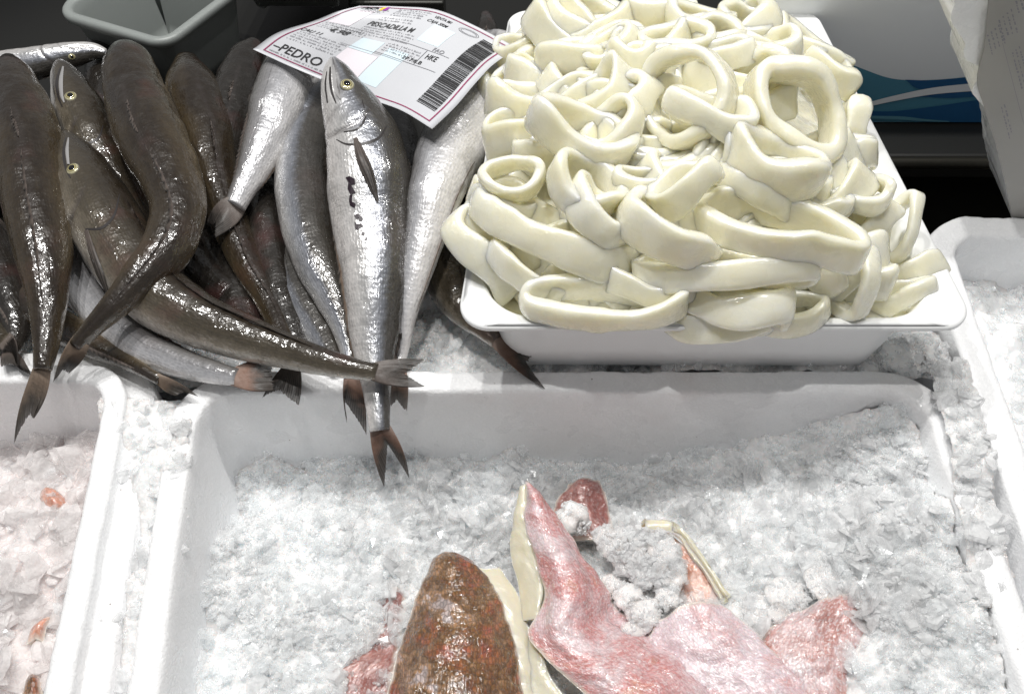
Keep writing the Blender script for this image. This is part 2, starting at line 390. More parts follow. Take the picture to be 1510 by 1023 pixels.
prof = [(0,-0.03,-0.078), (0,-0.018,-0.0775), (0,-0.014,-0.072), (0,-0.010,-0.05), (0,-0.006,-0.02), (0,-0.0025,-0.006), (0,-0.001,-0.0018), (0,0.001,-0.0003), (.15,0.001,0.0), (.5,0,0.0005), (.85,0,0.0005), (1,-0.0022,0.0004), (1,-0.0008,0), (1,0,-0.0012), (1,0,-0.0032),
        (1,-0.0012,-0.0034), (1,-0.002,-0.002), (.5,0,-0.0018), (0,0.003,-0.002), (0,0.0018,-0.005), (0,-0.004,-0.02), (0,-0.008,-0.05), (0,-0.012,-0.0745), (0,-0.018,-0.0800), (0,-0.04,-0.0802)]
V_ = []
for t, off, z in prof: V_.append(np.c_[(Li+Nl*off)*(1-t)+(Lo+No*off)*t, np.full(len(Li), TZ+z)])
nl_ = len(Li); V_ = np.vstack(V_+[np.array([[*Li.mean(0), TZ-0.078]])]); ci_ = len(V_)-1
F_ = [tuple(int(x) for x in f) for f in grid_faces(len(prof), nl_, True)[:, ::-1]]+[(ci_, (j+1) % nl_, j) for j in range(nl_)]
tray = mesh('tray', V_, F_, M['tray'])
tag(tray, 'white plastic tray heaped with squid rings, its corner lit at the right', 'tray')

# ------------------------------------------------------------ squid rings
TCn = sum(np.array(p) for p in TI)/4
def bil_inv(p):                        # world xy -> (u,v) in the tray's inner quad, -1..1
    a, b, c, d = [np.array(t) for t in TI]; u = v = 0.5
    for _ in range(6):
        S = a*(1-u)*(1-v)+b*u*(1-v)+c*u*v+d*(1-u)*v-p
        du = (b-a)*(1-v)+(c-d)*v; dv = (d-a)*(1-u)+(c-b)*u
        m = np.array([du, dv]).T; s = np.linalg.solve(m, S); u -= s[0]; v -= s[1]
    return 2*u-1, 2*v-1
PK = 0.075
def dome(x, y):
    u, v = bil_inv(np.array([x, y])); r = (abs(u)**3+abs(v)**3)**(1/3)
    return TZ-0.004+PK*(1-min(r, 1.6)**3.2) - max(0, r-1.0)*0.3
def hit_dome(px, py, lift=0.0):
    d = ray(px, py); t = 0.30; best = (9, 0)
    while t < 0.95:
        p = CAM+d*t
        if p.z < 0.25:
            g = p.z-dome(p.x, p.y)
            if g < best[0]: best = (g, t)
            if g < 0: break
        t += 0.0015
    t = best[1]
    return CAM+d*(t-lift)
def ring_geo(c, a, b, w, th, ang, tilt, seed, pinch=0.0, nu=56, arc=(0, 1)):
    V = (CAM-c).normalized(); R = RGT-V*RGT.dot(V); R.normalize(); U = V.cross(R)
    ca, sa = math.cos(math.radians(ang)), math.sin(math.radians(ang))
    e1 = R*ca+U*sa; pp = U*ca-R*sa; t = math.radians(tilt)
    e2 = pp*math.cos(t)-V*math.sin(t); n = V*math.cos(t)+pp*math.sin(t)
    e1, e2, n, c = [np.array(x) for x in (e1, e2, n, c)]
    r = np.random.default_rng(seed); ph = r.uniform(0, 6.28, 8)
    full = arc == (0, 1)
    phi = np.linspace(arc[0]*2*math.pi, arc[1]*2*math.pi, nu, endpoint=not full)
    rad = 1+0.055*np.sin(2*phi+ph[0])+0.035*np.sin(3*phi+ph[1])+0.02*np.sin(5*phi+ph[2])
    x = a*rad*np.cos(phi); y = b*rad*np.sin(phi)*(1-pinch*np.cos(phi)**2)
    z = w*0.12*np.sin(2*phi+ph[3])+w*0.05*np.sin(3*phi+ph[4])
    C = np.stack([x, y, z], 1)
    T = np.roll(C, -1, 0)-np.roll(C, 1, 0)
    if not full: T = np.gradient(C, axis=0)
    T /= np.linalg.norm(T, axis=1)[:, None]
    O = np.stack([T[:, 1], -T[:, 0], 0*T[:, 0]], 1); O /= np.linalg.norm(O, axis=1)[:, None]+1e-9
    ax = np.array([0, 0, 1.0])
    m = 16; g = np.linspace(0, 2*math.pi, m, endpoint=False)
    ex = 0.55
    su = np.sign(np.cos(g))*np.abs(np.cos(g))**ex; sv = np.sign(np.sin(g))*np.abs(np.sin(g))**ex
    ww = w/2*(1+0.16*np.sin(phi+ph[5])+0.07*np.sin(4*phi+ph[6])); tt = th/2*(1+0.18*np.sin(2*phi+ph[7]))
    curl = 0.10*np.sin(phi+ph[2])
    pts = C[:, None, :]+O[:, None, :]*(tt[:, None]*su[None, :]+(curl*ww)[:, None]*sv[None, :]**2)[:, :, None]+ax*(ww[:, None]*sv[None, :])[:, :, None]
    L = pts.reshape(-1, 3)
    Wp = c+L[:, :1]*e1+L[:, 1:2]*e2+L[:, 2:]*n
    Wp = Wp+0.0011*np.stack([vnoise(Wp*90, seed % 97+k) for k in range(3)], 1)
    F = grid_faces(nu+(1 if full else 0), m, True)
    if full: F = F % (nu*m)
    else:
        F = [tuple(f) for f in F]+[tuple(range(m))[::-1], tuple((nu-1)*m+k for k in range(m))]
    return Wp, F
RG = 'squid rings heaped on the white tray'
# px, py, a_px, b_px, band px, thick px, angle, tilt, lift, label
RINGS = [
 (1010,144,66,66,36,17,70,30,.020,'large open squid ring facing up left of the top centre of the heap'),
 (1176,166,76,48,44,21,-52,30,.026,'large thick oval squid ring standing open at the upper right of the heap'),
 (1146,240,62,46,50,18,-24,62,.020,'curved squid band curving under the large oval ring at the right'),
 (1122,272,60,40,40,16,-22,66,.006,'squid band tucked just under the curved band at the right'),
 (856,196,76,38,44,15,-22,58,.022,'broad squid ring at the left of the heap with its opening turned up'),
 (815,350,124,38,46,14,-24,76,.100,'longest squid band sloping down across the left front of the heap'),
 (712,374,66,24,44,12,-50,72,.084,'squid band at the far left tip hanging over the tray corner'),
 (775,398,62,30,36,12,-38,60,.084,'squid ring half seen under the long sloping band at the left front'),
 (890,446,118,32,38,15,-2,42,.084,'flat long squid ring lying along the front rim of the tray with a narrow opening'),
 (1090,450,74,26,42,14,-6,82,.086,'leaf shaped pale squid piece over the middle of the front rim'),
 (1072,400,128,28,40,14,2,78,.014,'long straight squid band above the leaf shaped piece at the front'),
 (1145,338,112,44,44,17,-16,54,.020,'wide squid ring right of centre with clear jelly inside its opening'),
 (1270,285,36,26,26,12,-6,40,.020,'small round squid ring with a tiny hole at the right edge of the heap'),
 (1328,336,46,26,18,11,70,40,.008,'thin upright squid loop against the right rim of the tray'),
 (1342,404,44,22,34,11,32,72,.004,'short squid cuff at the right front corner of the tray'),
 (1256,415,50,34,28,13,86,36,.010,'upright squid ring with a slot opening near the right front rim'),
 (1160,464,52,28,30,12,10,46,.072,'squid ring hooked beneath the leaf shaped piece at the front rim'),
 (1058,474,74,22,34,12,2,72,.070,'low squid piece bulging over the front rim left of the hooked ring'),
 (862,272,52,38,42,15,-34,52,.016,'arched squid ring left of centre with a small dark opening'),
 (884,318,52,28,46,14,-42,72,.012,'squid band folded below the arched ring left of centre'),
 (985,338,74,38,46,16,-32,58,.014,'thick squid ring in the middle of the heap sloping to the lower right'),
 (1012,276,50,24,38,13,36,70,.020,'squid band reaching up to the right from the middle of the heap'),
 (950,262,44,18,18,10,-8,58,.008,'thin edge-on squid loop in the middle left of the heap'),
 (755,262,44,28,26,11,10,36,.122,'small open squid ring at the left edge above the long band'),
 (784,212,44,30,40,13,-14,66,.002,'squid piece behind the broad left ring beside the hake'),
 (802,118,52,26,42,13,-8,76,.010,'squid band with a square cut end at the upper left of the heap'),
 (845,46,66,34,34,13,4,62,.004,'wide squid ring at the top left crest of the heap'),
 (860,84,66,30,36,13,4,74,.006,'broad squid band just below the top left crest ring'),
 (775,72,42,26,40,12,24,70,-.004,'squid piece at the upper left edge right of the paper label'),
 (972,18,44,26,36,14,4,70,.006,'squid lump at the very top of the heap'),
 (1030,30,42,22,30,13,-10,66,.010,'squid lump right of the topmost piece'),
 (1096,36,36,26,34,14,-14,62,.008,'curled squid ring at the top right crest'),
 (1000,60,46,26,26,13,4,48,.012,'small squid ring with a yellow opening above the large open ring'),
 (1058,48,36,20,24,12,-10,50,.014,'little squid ring with a yellow opening near the top right crest'),
 (1072,84,38,20,34,12,24,72,.010,'squid band right of the large open ring pointing up right'),
 (1140,72,34,24,32,13,14,68,.006,'squid piece above the large oval ring at the upper right'),
 (1194,68,54,20,26,13,-32,72,.002,'long squid finger sloping down the upper right edge of the heap'),
 (1226,104,38,22,30,14,-36,70,.006,'rounded squid end overhanging the right rim at the upper right'),
 (1118,112,46,30,26,14,44,46,.008,'squid ring peeking out behind the large oval ring'),
 (1046,168,58,28,38,14,-18,74,.024,'glossy squid band lying over the lower edge of the large open ring'),
 (889,84,18,14,22,10,30,60,.012,'tiny squid scrap left of the small yellow ring'),
 (932,86,28,18,38,12,0,72,.010,'short squid plug beside the large open ring at upper left'),
 (936,150,34,22,40,13,60,68,.006,'squid piece left of the large open ring'),
 (846,142,50,24,32,12,28,72,.010,'squid band crossing up right above the broad left ring'),
 (890,138,46,22,38,12,50,70,.012,'steep squid band above the broad left ring'),
 (906,186,42,30,34,13,46,44,.010,'looped squid ring left below the large open ring'),
 (1066,226,40,18,28,11,78,40,.008,'upright squid loop with a dark slot in the centre of the heap'),
 (1256,226,32,24,34,12,4,70,.004,'squid piece above the small round ring at the right edge'),
 (1258,178,30,20,32,12,80,66,-.002,'squid piece between the large oval ring and the tray rim'),
 (1288,330,30,20,36,12,60,60,.006,'squid piece under the small round ring at the right edge'),
 (1208,300,40,24,30,12,-10,60,.004,'squid piece between the curved band and the small round ring'),
 (1212,388,44,26,40,13,-60,60,.002,'squid piece wedged left of the slotted upright ring'),
 (1322,436,44,20,26,11,20,60,.062,'translucent squid piece low in the right front corner of the tray'),
 (742,300,46,26,36,12,-16,66,.104,'squid piece at the left edge between the small ring and the long band'),
 (720,338,44,22,36,12,-30,70,.090,'squid piece behind the upper end of the long sloping band'),
 (760,196,40,26,40,12,10,70,.112,'squid piece at the left edge touching the pale hake'),
 (762,150,40,24,40,12,-6,72,.118,'squid piece at the left edge under the right corner of the paper label'),
 (960,420,60,26,34,12,-8,66,.002,'squid piece between the long straight band and the flat front ring'),
]
# buried rings that fill the heap below the traced ones
k = 0
rr = random.Random(5)
fill = []
while k < 105:
    px = rr.uniform(700, 1340); py = rr.uniform(20, 425)
    if px < 700+max(0, (300-py))*0.16+10: continue
    if px > 1150+py*0.36 or py < 45 or (py < 120 and not 800 < px < 1120): continue
    if min(math.hypot(px-1176, py-166), math.hypot(px-1010, py-144)) < 62: continue
    fill.append((px, py, rr.uniform(46, 70), rr.uniform(24, 34), rr.uniform(38, 48), 13, rr.uniform(-50, 50), rr.uniform(52, 80), -rr.uniform(.008, .026), None)); k += 1
for i, (px, py, a, b, wd, th, ang, tilt, lift, lab) in enumerate(RINGS+fill):
    sc = 1.0
    c = P(px, py, lift) if lift > 0.05 else hit_dome(px, py, lift); s = mpp(c)
    V_, F_ = ring_geo(c, a*s*1.02, b*s*0.98, wd*s*1.26, th*s*1.28, ang, tilt, 100+i, pinch=0.15)
    o = mesh('squid_ring', V_, F_, M['squid'])
    tag(o, lab or 'pale squid ring mostly buried inside the heap on the tray', 'squid ring', RG)
# liquid and scraps under the heap so the tray is full
def sheet_from(name, fn, nu, nv, mat, **kw): pass
NU = 60
us = np.linspace(-0.98, 0.98, NU)
a_, b_, c_, d_ = [np.array(t) for t in TI]
V_ = []
for v in us:
    for u in us:
        uu, vv = (u+1)/2, (v+1)/2; p = a_*(1-uu)*(1-vv)+b_*uu*(1-vv)+c_*uu*vv+d_*(1-uu)*vv
        r = (abs(u)**3+abs(v)**3)**(1/3)
        V_.append((p[0], p[1], TZ-0.018+0.071*max(0, 1-r**2.5)))
V_ = np.array(V_); V_[:, 2] += 0.004*fbm(V_*60, 3, 5)
tag(mesh('squid_scraps', V_, grid_faces(NU, NU)[:, ::-1], M['squid']), 'mass of pale squid pieces filling the bottom of the white tray', 'squid', kind='stuff')

# ------------------------------------------------------------ hake
FG = 'whole hake heaped behind the front boxes'
def fish(pts, mat, label, roll=60, k=0.85, head=0.24, tail=None, fin='fin', eye=None, eye_s=0.085, seed=1, name='hake', pect=None, nose=True, dorsal=True, gill=None, pect_px=None, lines=()):
    """pts: (px,py,z,half width px); roll: degrees the back is turned from facing the camera towards the right of the swimming line"""
    W = []
    for px, py, z, hw in pts:
        p = P(px, py, z); W.append((p.x, p.y, p.z, hw*mpp(p)))
    Q = cr(W, 240); nS, nA = 120, 44
    Q, Ltot = resample(Q, nS)
    C = Q[:, :3]; R = np.maximum(Q[:, 3], 0.0008)
    if gill:
        pj = [proj(c) for c in C]; head = min(range(nS), key=lambda i: (pj[i][0]-gill[0])**2+(pj[i][1]-gill[1])**2)/(nS-1)
    T = np.gradient(C, axis=0); T /= np.linalg.norm(T, axis=1)[:, None]
    Vv = np.array(CAM)[None]-C; Vv /= np.linalg.norm(Vv, axis=1)[:, None]
    S = np.cross(T, Vv); S /= np.linalg.norm(S, axis=1)[:, None]; Nn = np.cross(S, T)
    th = np.linspace(0, 2*math.pi, nA, endpoint=False); rl = math.radians(roll)
    # angle th from the camera-facing side; dorsal at th = rl
    s = np.linspace(0, 1, nS)[:, None]; dvang = th[None]-rl
    dv = np.cos(dvang)+0*s; lat = np.sin(dvang)+0*s
    rs = R[:, None]*(1+0*dv)
    # body section: taller than thick, in dorsal frame
    sq = 1-0.12*np.abs(lat)**2*(1-np.abs(math.sin(rl))*0.0)
    dsp = np.zeros_like(dv); cre = np.zeros_like(dv)
    # mouth slit
    ml = 0.6*head; mt = np.clip(s/ml, 0, 1); ma = -0.10-0.25*mt
    g = np.exp(-((dv-ma)/0.09)**2)*(s < ml)*np.clip((ml-s)/0.02, 0, 1)*np.clip(s/0.01, 0.3, 1)
    dsp -= 0.20*g; cre += g
    g = np.exp(-((dv-(ma+0.24))/0.07)**2)*(s < ml)*np.clip((ml-s)/0.03, 0, 1); dsp -= 0.07*g; cre += 0.6*g; lip = 0.75*np.clip((-0.12-dv)/0.15, 0, 1)*np.clip((ml-s)/0.02, 0, 1)+np.exp(-((dv-(ma+0.12))/0.06)**2)*(s < ml*1.1)+0.8*np.exp(-((dv-(ma-0.16))/0.07)**2)*(s < ml*1.1)
    # gill cover edge, cheek line
    gx = head-0.05*(dv+0.35)**2-0.012*dv
    g = np.clip(1-(np.abs(s-gx)/0.010), 0, 1)*np.clip((0.62-dv)/0.3, 0, 1)*np.clip((dv+0.98)/0.2, 0, 1); dsp -= 0.10*g; cre += 0.9*g
    g = np.clip(1-((gx-0.018-s)/0.03)**2, 0, 1)*np.clip((0.5-dv)/0.3, 0, 1); dsp += 0.025*g
    g = np.clip(1-(np.abs(s-(head*0.66-0.03*dv))/0.007), 0, 1)*np.clip((0.25-dv)/0.3, 0, 1); dsp -= 0.025*g; cre += 0.4*g
    # muscle bumps and dents
    loc = np.stack([s*Ltot+0*dv, rs*dv, rs*lat], -1).reshape(-1, 3)
    dsp += (0.035*fbm(loc*60+seed*9, 3, seed)).reshape(dv.shape)
    # dorsal ridge groove
    dsp -= 0.03*np.exp(-((dv-1)/0.006)**2)*(s > head)
    cre += 0.5*np.exp(-((dv-1)/0.004)**2)*(s > head*0.9)*0.5
    rad = rs*(1+dsp)
    X = np.sin(th)[None]*rad; Y = np.cos(th)[None]*rad*k
    pts3 = C[:, None]+S[:, None]*X[..., None]+Nn[:, None]*Y[..., None]
    V = pts3.reshape(-1, 3); F = grid_faces(nS, nA, True)
    V = np.vstack([V, C[0]-T[0]*R[0]*0.5, C[-1]]); n0 = nS*nA
    F = [tuple(f) for f in F]+[(n0, j, (j+1) % nA) for j in range(nA)]+[(n0+1, (nS-1)*nA+(j+1) % nA, (nS-1)*nA+j) for j in range(nA)]
    rest = np.vstack([loc, loc[0], loc[-1]]); DV = np.r_[dv.ravel(), 0, 0]; CR = np.clip(np.r_[cre.ravel(), 0, 0], 0, 1)
    root = bpy.data.objects.new(name, None); COL.objects.link(root); root.empty_display_size = 0.01
    tag(root, label, 'fish', FG); root.location = C[nS//2]; org = C[nS//2]
    mesh('body', V-org, F, M[mat], root, attrs={'rest': rest, 'dv': DV, 'crease': CR, 'lip': np.clip(np.r_[lip.ravel(), 0, 0], 0, 1)})
    def surf(si, dva, side, up=0.0):       # dva: cos from dorsal, side: +1/-1
        i = min(nS-1, max(0, int(si*(nS-1)))); t = rl+side*math.acos(max(-1, min(1, dva)))
        r = R[i]; d = S[i]*math.sin(t)*r+Nn[i]*math.cos(t)*r*k
        nn = S[i]*math.sin(t)*k+Nn[i]*math.cos(t); nn /= np.linalg.norm(nn)
        return C[i]+d+nn*up-org, nn, T[i], r
    # eyes
    from mathutils.bvhtree import BVHTree
    tree = BVHTree.FromPolygons([tuple(v) for v in V], [tuple(int(x) for x in f) for f in F])
    def cast(x, y):
        h = tree.ray_cast(CAM, ray(x, y).normalized())
        if h[0] is None: h = tree.find_nearest(CAM+ray(x, y)*((Vector(C[0])-CAM).dot(FWD)))
        p_, n_ = np.array(h[0]), np.array(h[1]); n_ = -n_ if n_ @ np.array(ray(x, y)) > 0 else n_
        return p_, n_
    if eye:
        p, nn = cast(eye[0], eye[1]); p = p-org; er = 1.12*eye[2]*mpp(p+org); tt = T[8] 
        bb = np.cross(nn, tt); bb /= np.linalg.norm(bb); tt = np.cross(bb, nn)
        def domed(rr_, h, up, nrm=7, na=24):
            vv, ra = [], []
            for i in range(nrm):
                a = i/(nrm-1)
                for j in range(na):
                    t = 2*math.pi*j/na
                    vv.append(p+nn*(up+h*math.sqrt(max(0, 1-a*a)))+(tt*math.cos(t)*1.08+bb*math.sin(t)*0.95)*rr_*a); ra.append(a)
            return np.array(vv), grid_faces(nrm, na, True), ra
        v_, f_, ra = domed(er, er*0.42, -er*0.12); e = mesh('eye', v_, f_, M['iris'], root, attrs={'rad': ra})
        v_, f_, ra = domed(er*0.46, er*0.14, er*0.26, 5, 18); mesh('pupil', v_, f_, M['pupil'], e)
    if pect_px:
        cc = cr(pect_px, 18); vv, fu, ry = [], [], []
        for i in range(18):
            d_ = cc[min(17, i+1)][:2]-cc[max(0, i-1)][:2]; d_ /= np.linalg.norm(d_); pr = np.array([-d_[1], d_[0]])
            for j in range(9):
                b = j/4-1; pp_ = cc[i][:2]+pr*b*cc[i][2]; p_, n_ = cast(*pp_)
                vv.append(p_-org+n_*(0.0007+0.0018*(1-b*b)*math.sin(i/17*2.6)+0.0004*(j % 2))); fu.append(0.35+0.65*i/17); ry.append(j % 2)
        mesh('pectoral_fin', np.array(vv), grid_faces(18, 9), M['fin_dark'], root, attrs={'fu': fu, 'ray': ry})
    for nm_, mt_, ln in lines:
        cc = cr(ln, 24); vv = []
        for i in range(24):
            d_ = cc[min(23, i+1)][:2]-cc[max(0, i-1)][:2]; d_ /= np.linalg.norm(d_); pr = np.array([-d_[1], d_[0]])
            for b in (-1, 0, 1):
                p_, n_ = cast(*(cc[i][:2]+pr*b*cc[i][2])); vv.append(p_-org+n_*((0.0002 if mt_ == 'groove' else 0.0003)+(0.0007 if b == 0 and mt_ != 'groove' else 0)))
        mesh(nm_, np.array(vv), grid_faces(24, 3), M[mt_], root)
    # pectoral fin lying back along the flank
    for side in ((1, -1) if pect is None and not pect_px else ()):
        vv, fu, ry = [], [], []; n1, n2 = 16, 9
        for i in range(n1):
            a = i/(n1-1)
            for j in range(n2):
                b = (j/(n2-1)-0.5); wdt = (0.30+0.55*math.sin(min(1, a*1.3)*math.pi*0.62))*(1-a**4*0.75)
                p, nn, tt, r = surf(head+0.004+0.135*a, -0.28+0.20*a+b*wdt*0.34, side, 0.0009+0.0012*math.sin(a*2.2)+0.0004*(j % 2)+0.001*abs(b))
                vv.append(p); fu.append(a); ry.append(j % 2)
        vv = np.array(vv); nn_ = grid_faces(n1, n2)
        mesh('pectoral_fin', vv, nn_, M['fin_dark' if fin == 'fin_dark' else 'fin'], root, attrs={'fu': fu, 'ray': ry})
    # low folded back and belly fins
    if dorsal:
        for nm, s0, s1, ang_, hh in (('dorsal_fin', 0.30, 0.42, 0.0, 0.0065), ('dorsal_fin', 0.46, 0.88, 0.0, 0.0048), ('anal_fin', 0.48, 0.87, math.pi, 0.0045)):
            n1 = 34; vv, fu, ry = [], [], []
            for i in range(n1):
                a = i/(n1-1); si = s0+(s1-s0)*a; ii = min(nS-1, int(si*(nS-1))); t = rl+ang_
                d = S[ii]*math.sin(t)+Nn[ii]*math.cos(t)*k; r = R[ii]
                hgt = hh*math.sin(math.pi*min(1, a*0.9+0.08))**0.6*(1+0.25*math.sin(i*2.4+seed))
                lean = np.cross(T[ii], d)*0.5
                for j in range(4):
                    b = j/3; vv.append(C[ii]+d*(r*0.965)+(d*0.45+lean+T[ii]*0.9)*hgt*b-org); fu.append(0.2+b*0.7); ry.append(i % 2)
            mesh(nm, vv, grid_faces(n1, 4), M['fin_dark'] if nm == 'dorsal_fin' else M['fin'], root, attrs={'fu': fu, 'ray': ry})
    # tail fin: ((tipL px,py,z),(notch),(tipR))
    if tail:
        tl_, no, tr_ = [np.array(P(*t)) for t in tail]
        E = C[-3]; r = R[-3]; n1, n2 = 12, 43
        side = S[-3]
        if np.dot(tr_-tl_, side) < 0: side = -side
        vv, fu, ry = [], [], []; rg = np.random.default_rng(seed)
        nrm = np.cross(tr_-tl_, no-E); nrm /= np.linalg.norm(nrm)
        if nrm @ Nn[-3] < 0: nrm = -nrm
        for j in range(n2):
            b = j/(n2-1)*2-1
            tipp = no*(1-abs(b)**1.3)+(tr_ if b > 0 else tl_)*abs(b)**1.3
            tipp = tipp+(tipp-E)*rg.uniform(-0.06, 0.03)*(1 if j % 2 else 0.4)
            st = E+side*r*b*0.95
            for i in range(n1):
                a = i/(n1-1)
                bulge = side*b*r*0.35*math.sin(a*math.pi)
                vv.append(st*(1-a)+tipp*a+bulge+nrm*(0.0011*(j % 2)*math.sin(a*math.pi*0.9)+0.002*math.sin(a*3+b*2)+r*0.45*(1-a)**2*math.sqrt(max(0, 1-b*b)))-org)
                fu.append(a); ry.append(j % 2)
        mesh('tail_fin', vv, grid_faces(n2, n1), M[fin], root, attrs={'fu': fu, 'ray': ry})
    return root, surf

# bottom layer
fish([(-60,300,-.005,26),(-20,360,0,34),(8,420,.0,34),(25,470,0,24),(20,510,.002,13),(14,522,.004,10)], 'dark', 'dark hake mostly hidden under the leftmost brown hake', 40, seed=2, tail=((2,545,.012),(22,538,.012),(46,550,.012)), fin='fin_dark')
fish([(-90,455,-.004,20),(-40,475,0,22),(-10,492,.004,18),(4,502,.008,12)], 'grey', 'hake at the left edge showing only its tail above the left box', 0, seed=31, tail=((30,536,.014),(34,545,.012),(46,553,.010)), fin='fin_dark')
fish([(20,430,.0,18),(70,468,.002,24),(125,500,.004,22),(175,526,.008,15),(215,548,.012,9),(236,560,.012,8)], 'brown', 'thin brown hake tail end lying across the left box rim pointing right', 20, seed=3, tail=((262,585,.008),(272,578,.009),(291,584,.009)), fin='fin')
fish([(275,88,.018,16),(283,130,.018,38),(303,190,.018,40),(315,250,.014,34),(336,320,.008,28),(362,385,.004,24),(395,440,.002,20),(418,492,.004,16),(432,540,.010,11)], 'brown', 'reddish brown hake with a blunt head behind the long silver hake', -15, gill=(290,150), seed=4, tail=((388,588,.006),(412,575,.008),(440,596,.006)), fin='fin_dark')
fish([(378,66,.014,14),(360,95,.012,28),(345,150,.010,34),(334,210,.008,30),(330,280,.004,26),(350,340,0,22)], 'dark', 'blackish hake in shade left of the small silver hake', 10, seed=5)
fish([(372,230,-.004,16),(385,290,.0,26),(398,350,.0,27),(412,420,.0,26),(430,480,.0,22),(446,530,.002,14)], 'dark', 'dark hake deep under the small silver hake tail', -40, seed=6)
fish([(400,340,-.01,26),(430,400,-.006,34),(455,450,-.004,36),(480,500,0,28),(500,545,.006,16)], 'silver', 'silvery hake low in the heap under the curved hake', -60, seed=7, dorsal=False)
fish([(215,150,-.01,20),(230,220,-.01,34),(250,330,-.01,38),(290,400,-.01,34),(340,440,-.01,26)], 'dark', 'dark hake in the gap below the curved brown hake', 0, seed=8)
fish([(-80,122,.006,30),(-30,108,.008,28),(20,100,.010,25),(60,92,.012,23),(100,83,.013,19),(135,76,.013,13),(156,78,.012,6)][::-1], 'silver', 'silver hake lying crossways behind the others at the top left, head pointing right', -70, seed=9, eye=(106,84,4.5), gill=(70,90), pect=0)
fish([(88,94,.030,9),(96,112,.030,20),(112,150,.028,33),(135,200,.022,38),(160,255,.012,38),(190,320,.0,34),(220,390,-.004,28),(250,460,-.004,20)], 'grey', 'grey hake with bright silvery jaw and round eye, behind the lower hake head', -48, seed=10, lines=[('mouth_line','groove',[(89,100,.8),(84,120,2.0),(86,142,1.6),(92,158,.8)]),('upper_jaw','jaw',[(93,99,1.4),(90,119,3),(91,140,2.6),(95,152,1)]),('gill_cover_edge','groove',[(152,185,.6),(144,205,1.6),(122,214,1.6)])], eye=(104,142,9), gill=(140,205), pect=0)
fish([(60,240,-.004,18),(85,310,-.002,30),(108,380,.0,33),(142,445,.004,33),(195,500,.008,30),(260,532,.012,23),(320,550,.016,17),(350,556,.018,13)], 'pale', 'bright silver hake, its tail end above the ice between the boxes', -75, seed=11, tail=((414,525,.022),(400,549,.020),(404,574,.018)), fin='fin_red')
fish([(150,60,-.012,22),(165,140,-.016,36),(180,220,-.018,38),(200,300,-.018,34),(240,380,-.016,30)], 'dark', 'dark filler hake added to darken the gap between the second and third heads from the left', 0, seed=41, dorsal=False, pect=0)  # extra fish; its dark skin stands in for shade between the heads
fish([(560,120,-.006,24),(575,200,-.008,40),(590,280,-.010,42),(600,360,-.008,38),(600,430,-.006,28)], 'dark', 'dark filler hake added to deepen the shade beneath the stamped hake', 0, seed=42, dorsal=False, pect=0)  # added below so the gap reads dark, shade put into the skin colour
fish([(300,330,-.016,26),(330,390,-.016,34),(350,440,-.014,34),(360,490,-.012,30)], 'dark', 'dark filler hake added to darken the gaps at the bottom of the heap left of centre', 30, seed=43, dorsal=False, pect=0)  # filler fish, dark all over to imitate shade deep in the heap
# right side lower
fish([(640,300,-.002,20),(652,350,.0,30),(656,405,.002,32),(680,452,.006,26),(714,486,.012,15),(734,502,.014,13)], 'grey', 'greyish pink hake tail coming out under the squid tray corner', -55, seed=12, tail=((798,515,.012),(776,535,.008),(806,574,.004)), fin='fin_red')
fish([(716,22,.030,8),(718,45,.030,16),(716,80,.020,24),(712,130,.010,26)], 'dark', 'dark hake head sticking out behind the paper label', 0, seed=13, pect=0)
# middle layer
fish([(436,70,.045,18),(428,95,.044,34),(414,140,.042,40),(396,195,.038,34),(374,250,.032,24),(356,285,.028,18),(346,305,.026,15)], 'pale', 'small bright silver hake hanging tail down from under the paper label', 100, seed=14, tail=((318,352,.022),(318,330,.024),(303,326,.026)), fin='fin_dark', pect=0)
fish([(498,105,.022,14),(478,135,.022,26),(455,185,.022,36),(446,250,.022,40),(453,320,.022,41),(470,385,.021,36),(493,440,.018,28),(512,490,.014,20),(518,540,.012,12),(516,556,.012,10)], 'silver', 'silvery hake curving along the left side of the stamped hake', -62, seed=15, tail=((512,626,.0),(508,590,.004),(540,640,-.004)), fin='fin_red', pect=0)
fish([(738,70,.050,34),(722,115,.054,52),(696,170,.058,54),(664,225,.060,49),(642,285,.060,40),(628,345,.050,31),(612,410,.038,23),(600,465,.026,15),(592,520,.010,10),(588,545,.008,8)], 'pale', 'pale silver hake belly up under the paper label right of the stamped hake', 125, seed=16, tail=((572,604,-.002),(585,590,-.002),(600,606,-.004)), fin='fin_red', pect=0)
# top layer
f4, s4 = fish([(96,196,.040,7),(101,212,.042,20),(116,245,.042,36),(142,300,.040,50),(175,360,.036,53),(222,425,.032,50),(285,468,.030,42),(345,492,.030,36),(418,516,.032,27),(480,534,.036,20),(530,545,.038,15),(556,549,.038,13)], 'grey', 'grey brown hake with round eye, its tail crossing over the stamped hake', -52, seed=17, tail=((628,532,.040),(598,552,.038),(628,569,.036)), fin='fin_dark', eye=(107,249,10), gill=(150,325), lines=[('mouth_line','groove',[(97,203,.8),(94,224,2.0),(97,247,1.8),(104,263,.8)]),('upper_jaw','jaw',[(101,204,1.2),(99,222,2.6),(101,243,2)]),('gill_cover_edge','groove',[(176,287,.6),(168,318,1.8),(150,336,2.0),(126,338,1.2)])], pect_px=[(128,340,3),(137,370,5),(148,400,5),(161,433,1.5)])
fish([(13,88,.046,12),(17,112,.048,30),(30,160,.050,42),(42,215,.050,48),(52,285,.048,47),(62,350,.046,42),(68,410,.042,33),(70,465,.036,24),(67,515,.030,17),(63,545,.026,13)], 'brown', 'brown hake seen from its back, leftmost, tail over the left box', 12, gill=(45,200), seed=18, tail=((24,656,-.004),(44,612,.010),(46,618,.008)), fin='fin')
